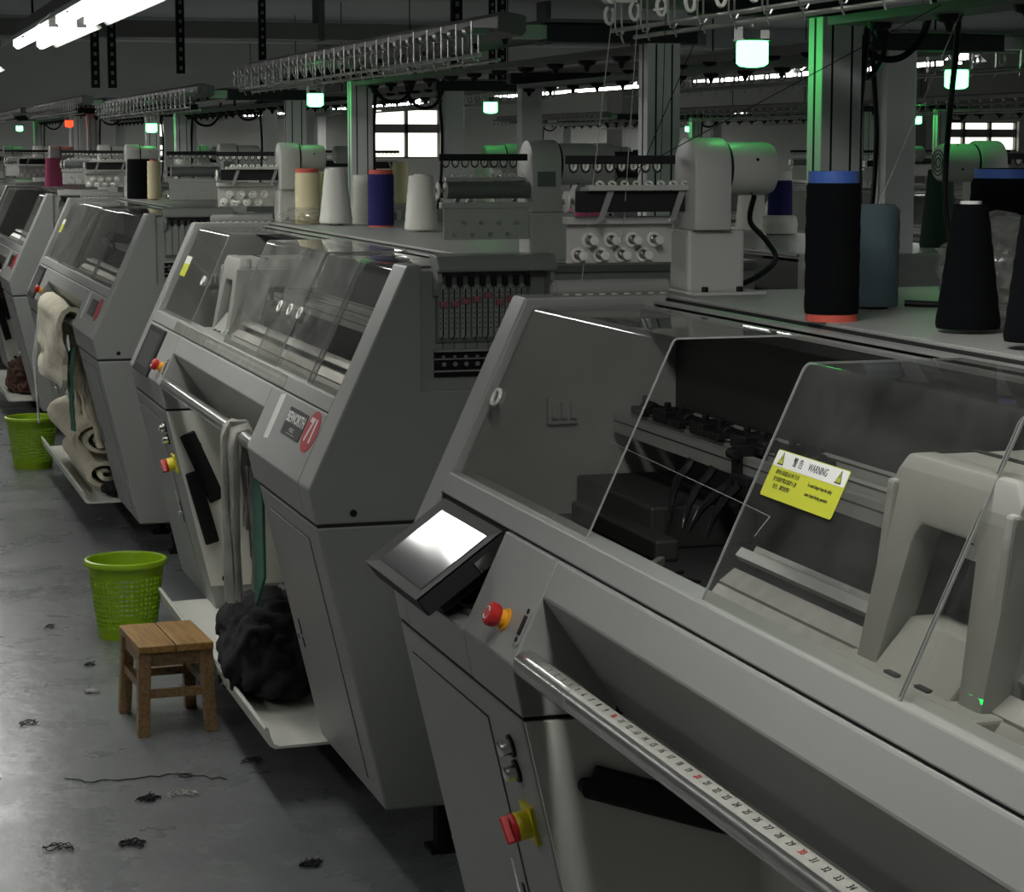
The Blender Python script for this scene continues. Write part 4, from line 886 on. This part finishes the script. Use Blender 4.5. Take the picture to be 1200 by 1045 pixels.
# strips looped over the second machine's rail
def strip(pts, w, t, waves=3, seed=0.0, n=24):
    """ribbon hung along pts (x, y, z); width along y with soft waves"""
    P = [Vector(p) for p in pts]; L = [0]
    for i in range(1, len(P)): L.append(L[-1] + (P[i] - P[i-1]).length)
    m = MB(); vs = []; fs = []; K_ = 8
    for i in range(n + 1):
        s = L[-1]*i/n; j = max(k for k in range(len(L)) if L[k] <= s + 1e-9); j = min(j, len(P) - 2)
        u = (s - L[j])/(L[j+1] - L[j]); p = P[j].lerp(P[j+1], u); d = (P[j+1] - P[j]).normalized(); nr = Vector((d.z, 0, -d.x)).normalized() if abs(d.y) < .95 else Vector((1, 0, 0))
        for k in range(K_):
            a = k/(K_-1) - .5; wv = .35*t*math.sin(a*waves*6.28 + seed + i*.25) + .3*t*noise.noise(Vector((a*3, i*.4, seed)))
            wd_ = w*(1 + .15*noise.noise(Vector((i*.3, seed, 0))))
            for sg in (1, -1): vs.append(p + Vector((0, a*wd_, 0)) + nr*(wv*2 + sg*t/2))
    R_ = 2*K_
    for i in range(n):
        for k in range(K_ - 1):
            a = i*R_ + 2*k; b = a + R_
            fs += [(a, a+2, b+2, b), (a+1, b+1, b+3, a+3)]
        a = i*R_; b = a + R_; fs += [(a, b, b+1, a+1), (a+R_-2, a+R_-1, b+R_-1, b+R_-2)]
    for i in (0, n): fs += [tuple(i*R_ + q for q in (2*k, 2*k+1, 2*k+3, 2*k+2)) for k in range(K_-1)]
    return m.add(vs, fs)
RX2 = OX[1] + .940; Y2 = OY[1]
def over(rx, y, zf, zb, r=.026, dx=0.0, dy=0.0):
    pts = [(rx - r - dx, y + dy, zf), (rx - r, y, .87)]
    for t in range(0, 181, 30): pts.append((rx - r*math.cos(math.radians(t)), y, .88 + r*math.sin(math.radians(t))))
    pts += [(rx + r, y, .86), (rx + r + .005, y + dy, zb)]; return pts
th = thing('cloth_strips', 'grey and white cloth strips looped on the rail of machine 71', 'cloth', (RX2, Y2 + .93, .45))
th_off = Vector(th.location)
def rel(pts): return [tuple(Vector(p) - th_off) for p in pts]
part('strip', None, lambda: strip(rel(over(RX2, Y2 + 1.05, .66, .62, .026)), .055, .008, 2, 1), 'cloth_grey', th, smooth=1.2)
part('strip', None, lambda: strip(rel(over(RX2, Y2 + .985, .44, .55, .034, dy=-.01)), .048, .010, 2, 2.2), 'cloth_grey', th, smooth=1.2)
part('strip', None, lambda: strip(rel(over(RX2, Y2 + .92, .45, .50, .028, dx=-.014, dy=.02)), .05, .009, 2, 3.7), 'cloth_grey', th, smooth=1.2)
part('strip', None, lambda: strip(rel([(RX2 + .02, Y2 + .95, .80), (RX2 + .03, Y2 + .94, .6), (RX2 + .03, Y2 + .95, .47)]), .035, .006, 1, 5), 'cloth_white', th, smooth=1.2)
tag(part('cloth_strip', None, lambda: MB().prism_x([(Y2 + .86, .77), (Y2 + .84, .80), (Y2 + .76, .79), (Y2 + .74, .74), (Y2 + .73, .545), (Y2 + .85, .45), (Y2 + .865, .50)], RX2 + .012, RX2 + .020), 'cloth_green', bevel=.002),
    'dark green flat strip with pointed end hanging beside the grey strips', 'cloth')
# third machine
RX3 = OX[2] + .940; Y3 = OY[2]
tag(part('cloth_drape', None, lambda: strip(over(RX3, Y3 + 1.42, .60, .70, .040, dx=.025), 1.05, .022, 8, 1.0, 30), 'cloth_cream', smooth=1.2), 'thick cream knitted cloth folded over the rail of the third machine', 'cloth')
for i, (y, z, w) in enumerate(((1.32, .34, .16), (1.10, .33, .15), (.92, .34, .10))):
    tag(part('cloth_strip', None, lambda: strip([(RX3 + .03 + .02*i, Y3 + y, .86), (RX3 + .05, Y3 + y, .6), (RX3 + .06 + .02*i, Y3 + y - .03, z)], w, .014, 3, i*1.7), 'cloth_cream', smooth=1.2),
        ['cream cloth strip hanging under the folded drape', 'cream cloth strip hanging left of the green piece', 'narrow cream cloth strip hanging behind the green piece'][i], 'cloth', 'cream strips hanging into the tray')
gp_ = thing('cloth_strip', 'green cloth piece with white corner hanging by the third machine', 'cloth', (RX3, Y3 + .86, .45))
part('strip', None, lambda: strip([(-.012, 0, .33), (-.022, -.02, .2), (-.026, -.05, -.02)], .15, .006, 1, 2), 'cloth_green', gp_, smooth=1.2)
part('white_corner', None, lambda: MB().prism_x([(.09, .28), (.0, .38), (-.05, .32), (-.02, .31), (.05, .33), (.07, .26)], -.034, -.026), 'cloth_white', gp_)
part('white_corner', None, lambda: MB().prism_x([(.13, .16), (.05, .15), (.04, .10), (.10, .12)], -.034, -.026), 'cloth_white', gp_)
def roll(label, y0, y1, xc, zc, sx, sz, turns, seed):
    def b():
        m = MB(); n = int(turns*18); ny = 6; vs = []; fs = []
        for j in range(ny + 1):
            y = y0 + (y1 - y0)*j/ny
            for i in range(n + 1):
                t = 2*math.pi*turns*i/n; u = .12 + .88*i/n
                w = 1 + .06*noise.noise(Vector((math.cos(t), y*4, seed + i*.05)))
                for q in (0, -.42/turns):
                    vs.append((xc + sx*max(.03, u + q)*w*math.cos(t), y + .012*math.sin(i*.8 + seed), zc + sz*max(.03, u + q)*w*math.sin(t)))
        R_ = 2*(n + 1)
        for j in range(ny):
            for i in range(n):
                a = j*R_ + 2*i; c = a + R_
                fs += [(a, a+2, c+2, c), (a+1, c+1, c+3, a+3)]
        for j in (0, ny):
            fs += [(j*R_+2*i, j*R_+2*i+1, j*R_+2*i+3, j*R_+2*i+2) for i in range(n)]
        return m.add(vs, fs)
    return tag(part('cloth_roll', None, b, 'cloth_cream', smooth=1.2), label, 'cloth', 'cream cloth rolls in the tray of the third machine')
roll('cream knitted cloth roll at the bottom of the tray pile', Y3 + .85, Y3 + 1.9, OX[2] + 1.06, .228, .125, .078, 2.2, 1)
roll('cream knitted cloth roll on top of the tray pile', Y3 + .88, Y3 + 2.0, OX[2] + 1.05, .375, .135, .088, 2.6, 4)
drop_cloth('cloth_heap', 'black cloth under the cream rolls in the tray', 'cloth_black', (OX[2] + 1.12, Y3 + .78, .15), (.09, .14, .03), 7.7, .5)
# fourth machine
RX4 = OX[3] + .940; Y4 = OY[3]
tag(part('cloth_drape', None, lambda: strip(over(RX4, Y4 + 1.6, .62, .7, .036), .5, .018, 4, 4.0, 24), 'cloth_brown', smooth=1.2), 'dark brown cloth hanging on the rail of the fourth machine', 'cloth')
for i, y in enumerate((.75, .35)):
    tag(part('white_strip', None, lambda: strip([(RX3, Y3 + 2.20 - y*.2, .9015), (RX3 - .03, Y3 + 2.24 - y*.2, .88), (RX3 - .06, Y3 + 2.3 - y*.2, .6), (RX3 - .05, Y3 + 2.3 - y*.2, .30 + .1*i)], .03, .004, 1, i), 'cloth_white', smooth=1.2),
        ['long white thread strip hanging above the far green basket', 'second white strip hanging beside the far basket'][i], 'cloth')
drop_cloth('cloth_heap', 'dark cloth heap in the tray of the fourth machine', 'cloth_brown', (OX[3] + 1.10, Y4 + 1.2, .15), (.12, .35, .11), 9.1, .5)

# ------------------------------------------------------------------ yarns running from the nearest rack
for i, (a, b, lbl) in enumerate((((1.30, 3.66, 1.835), (1.255, 3.69, 1.36), 'white yarn running from the first rack loop to the table edge'),
        ((1.30, 3.53, 1.835), (1.33, 3.68, 1.46), 'white yarn running from the second rack loop to the tension plate'),
        ((1.32, 3.27, 1.83), (1.36, 3.70, 1.56), 'grey yarn slanting from the rack to the eyelet bar'),
        ((1.30, 3.40, 1.835), (1.40, 3.68, 1.56), 'grey yarn from the fourth rack loop to the eyelet bar'),
        ((1.66, 3.15, 1.84), (1.30, 3.68, 1.556), 'dark yarn crossing the motor housing'),
        ((1.72, 3.2, 1.83), (1.605, 3.24, 1.53), 'pale yarn rising from the grey-blue package'))):
    tag(part('yarn_line', None, lambda: MB().tube([a, tuple((p + q)/2 for p, q in zip(a, b)), b], .0008, 4), 'thread_white' if i in (0, 1, 5) else 'thread_dark'), lbl, 'yarn', 'yarns running down from the rack')
tag(part('yarn_line', None, lambda: MB().tube([(1.26, OY[0] + 2.87, 1.125), (1.26, OY[0] + 2.28, 1.107), (1.255, OY[0] + 2.14, 1.104), (1.18, OY[0] + 2.02, 1.10)], .0007, 4), 'thread_white'), 'white yarn stretched under the feeder beam inside the nearest machine', 'yarn')

# ------------------------------------------------------------------ scraps of thread on the floor
def scrap(label, x, y, L, ang, seed, kind, m='thread_dark'):
    rr = random.Random(seed); ca, sa = math.cos(ang), math.sin(ang); mb = MB()
    if kind == 'line':
        pts = []
        for i in range(22):
            u = i/21; px = (u - .5)*L; py = .03*math.sin(u*7 + seed) + .015*rr.uniform(-1, 1)
            pts.append((px*ca - py*sa, px*sa + py*ca, .002 + .001*rr.random()))
        mb.tube(pts, .0016, 5)
        for k in range(14): pass
        c0 = pts[16]; mb.torus((c0[0] - .01, c0[1], .004), 'z', .018, .0016, 12, 5)
    else:
        for q in range(9 if kind == 'tuft' else 4):
            a0 = rr.uniform(-.5, .5) + (0 if kind == 'clump' else rr.uniform(-1.2, 1.2)); l = L*rr.uniform(.35, .55); pts = []
            for i in range(8):
                u = i/7 - .5; px = u*l*2; py = rr.uniform(-.012, .012) + .02*math.sin(u*6 + q)
                pts.append((px*math.cos(a0*.3 + ang) - py*math.sin(ang), px*math.sin(a0*.3 + ang) + py*math.cos(ang), .003 + .006*rr.random()))
            mb.tube(pts, .0014, 5)
    o = part('thread_scrap', None, lambda: mb, m, smooth=1); o.location = (x, y, 0)
    return tag(o, label, 'thread', 'thread scraps on the floor')
XD = math.radians(-17)          # across the picture
scrap('long black thread with a small loop trailing across the floor', .73, 5.62, .42, XD, 3, 'line')
scrap('small dark lint scrap left of the stool', .486, 6.276, .05, XD + .3, 11, 'clump')
scrap('black thread tuft below the long thread', .712, 5.43, .05, XD - .4, 12, 'tuft')
scrap('flat black thread clump at the lower left', .455, 5.10, .07, XD + .2, 13, 'clump')
scrap('black thread tuft at the bottom beside the flat clump', .625, 5.08, .06, XD, 14, 'tuft')
scrap('small black thread tuft at the bottom beside the nearest machine', .996, 4.81, .045, XD - .3, 15, 'tuft')
scrap('dark thread scrap in the shadow of the tray', 1.02, 5.70, .06, XD + .1, 16, 'clump')
scrap('tiny dark scrap near the far floor', .67, 7.56, .03, XD, 17, 'clump')
scrap('small dark scrap left of the basket', .735, 6.95, .03, XD, 18, 'clump')
scrap('dark scrap right of the basket by the machine foot', .99, 7.46, .05, XD, 19, 'clump')
scrap('pale lint scrap on the floor left of the stool', .70, 6.60, .04, XD + .4, 20, 'tuft', 'lint')
scrap('pale thread lint beside the long black thread', .80, 5.45, .08, XD + .1, 21, 'clump', 'lint')

tag(part('metal_bar', None, lambda: MB().prism_z([(1.128, OY[0] + 2.335), (1.136, OY[0] + 2.328), (1.208, OY[0] + 2.428), (1.200, OY[0] + 2.436)], .985, .998), 'alu', bevel=.001), 'short flat metal bar lying on the black floor inside the nearest machine', 'bar')
tag(part('hex_key', None, lambda: MB().tube([(1.205, OY[0] + 2.345, .990), (1.178, OY[0] + 2.33, .990), (1.176, OY[0] + 2.322, .990), (1.200, OY[0] + 2.265, .990)], .003, 6), 'black_gloss'), 'bent black hex key lying inside the nearest machine', 'tool')
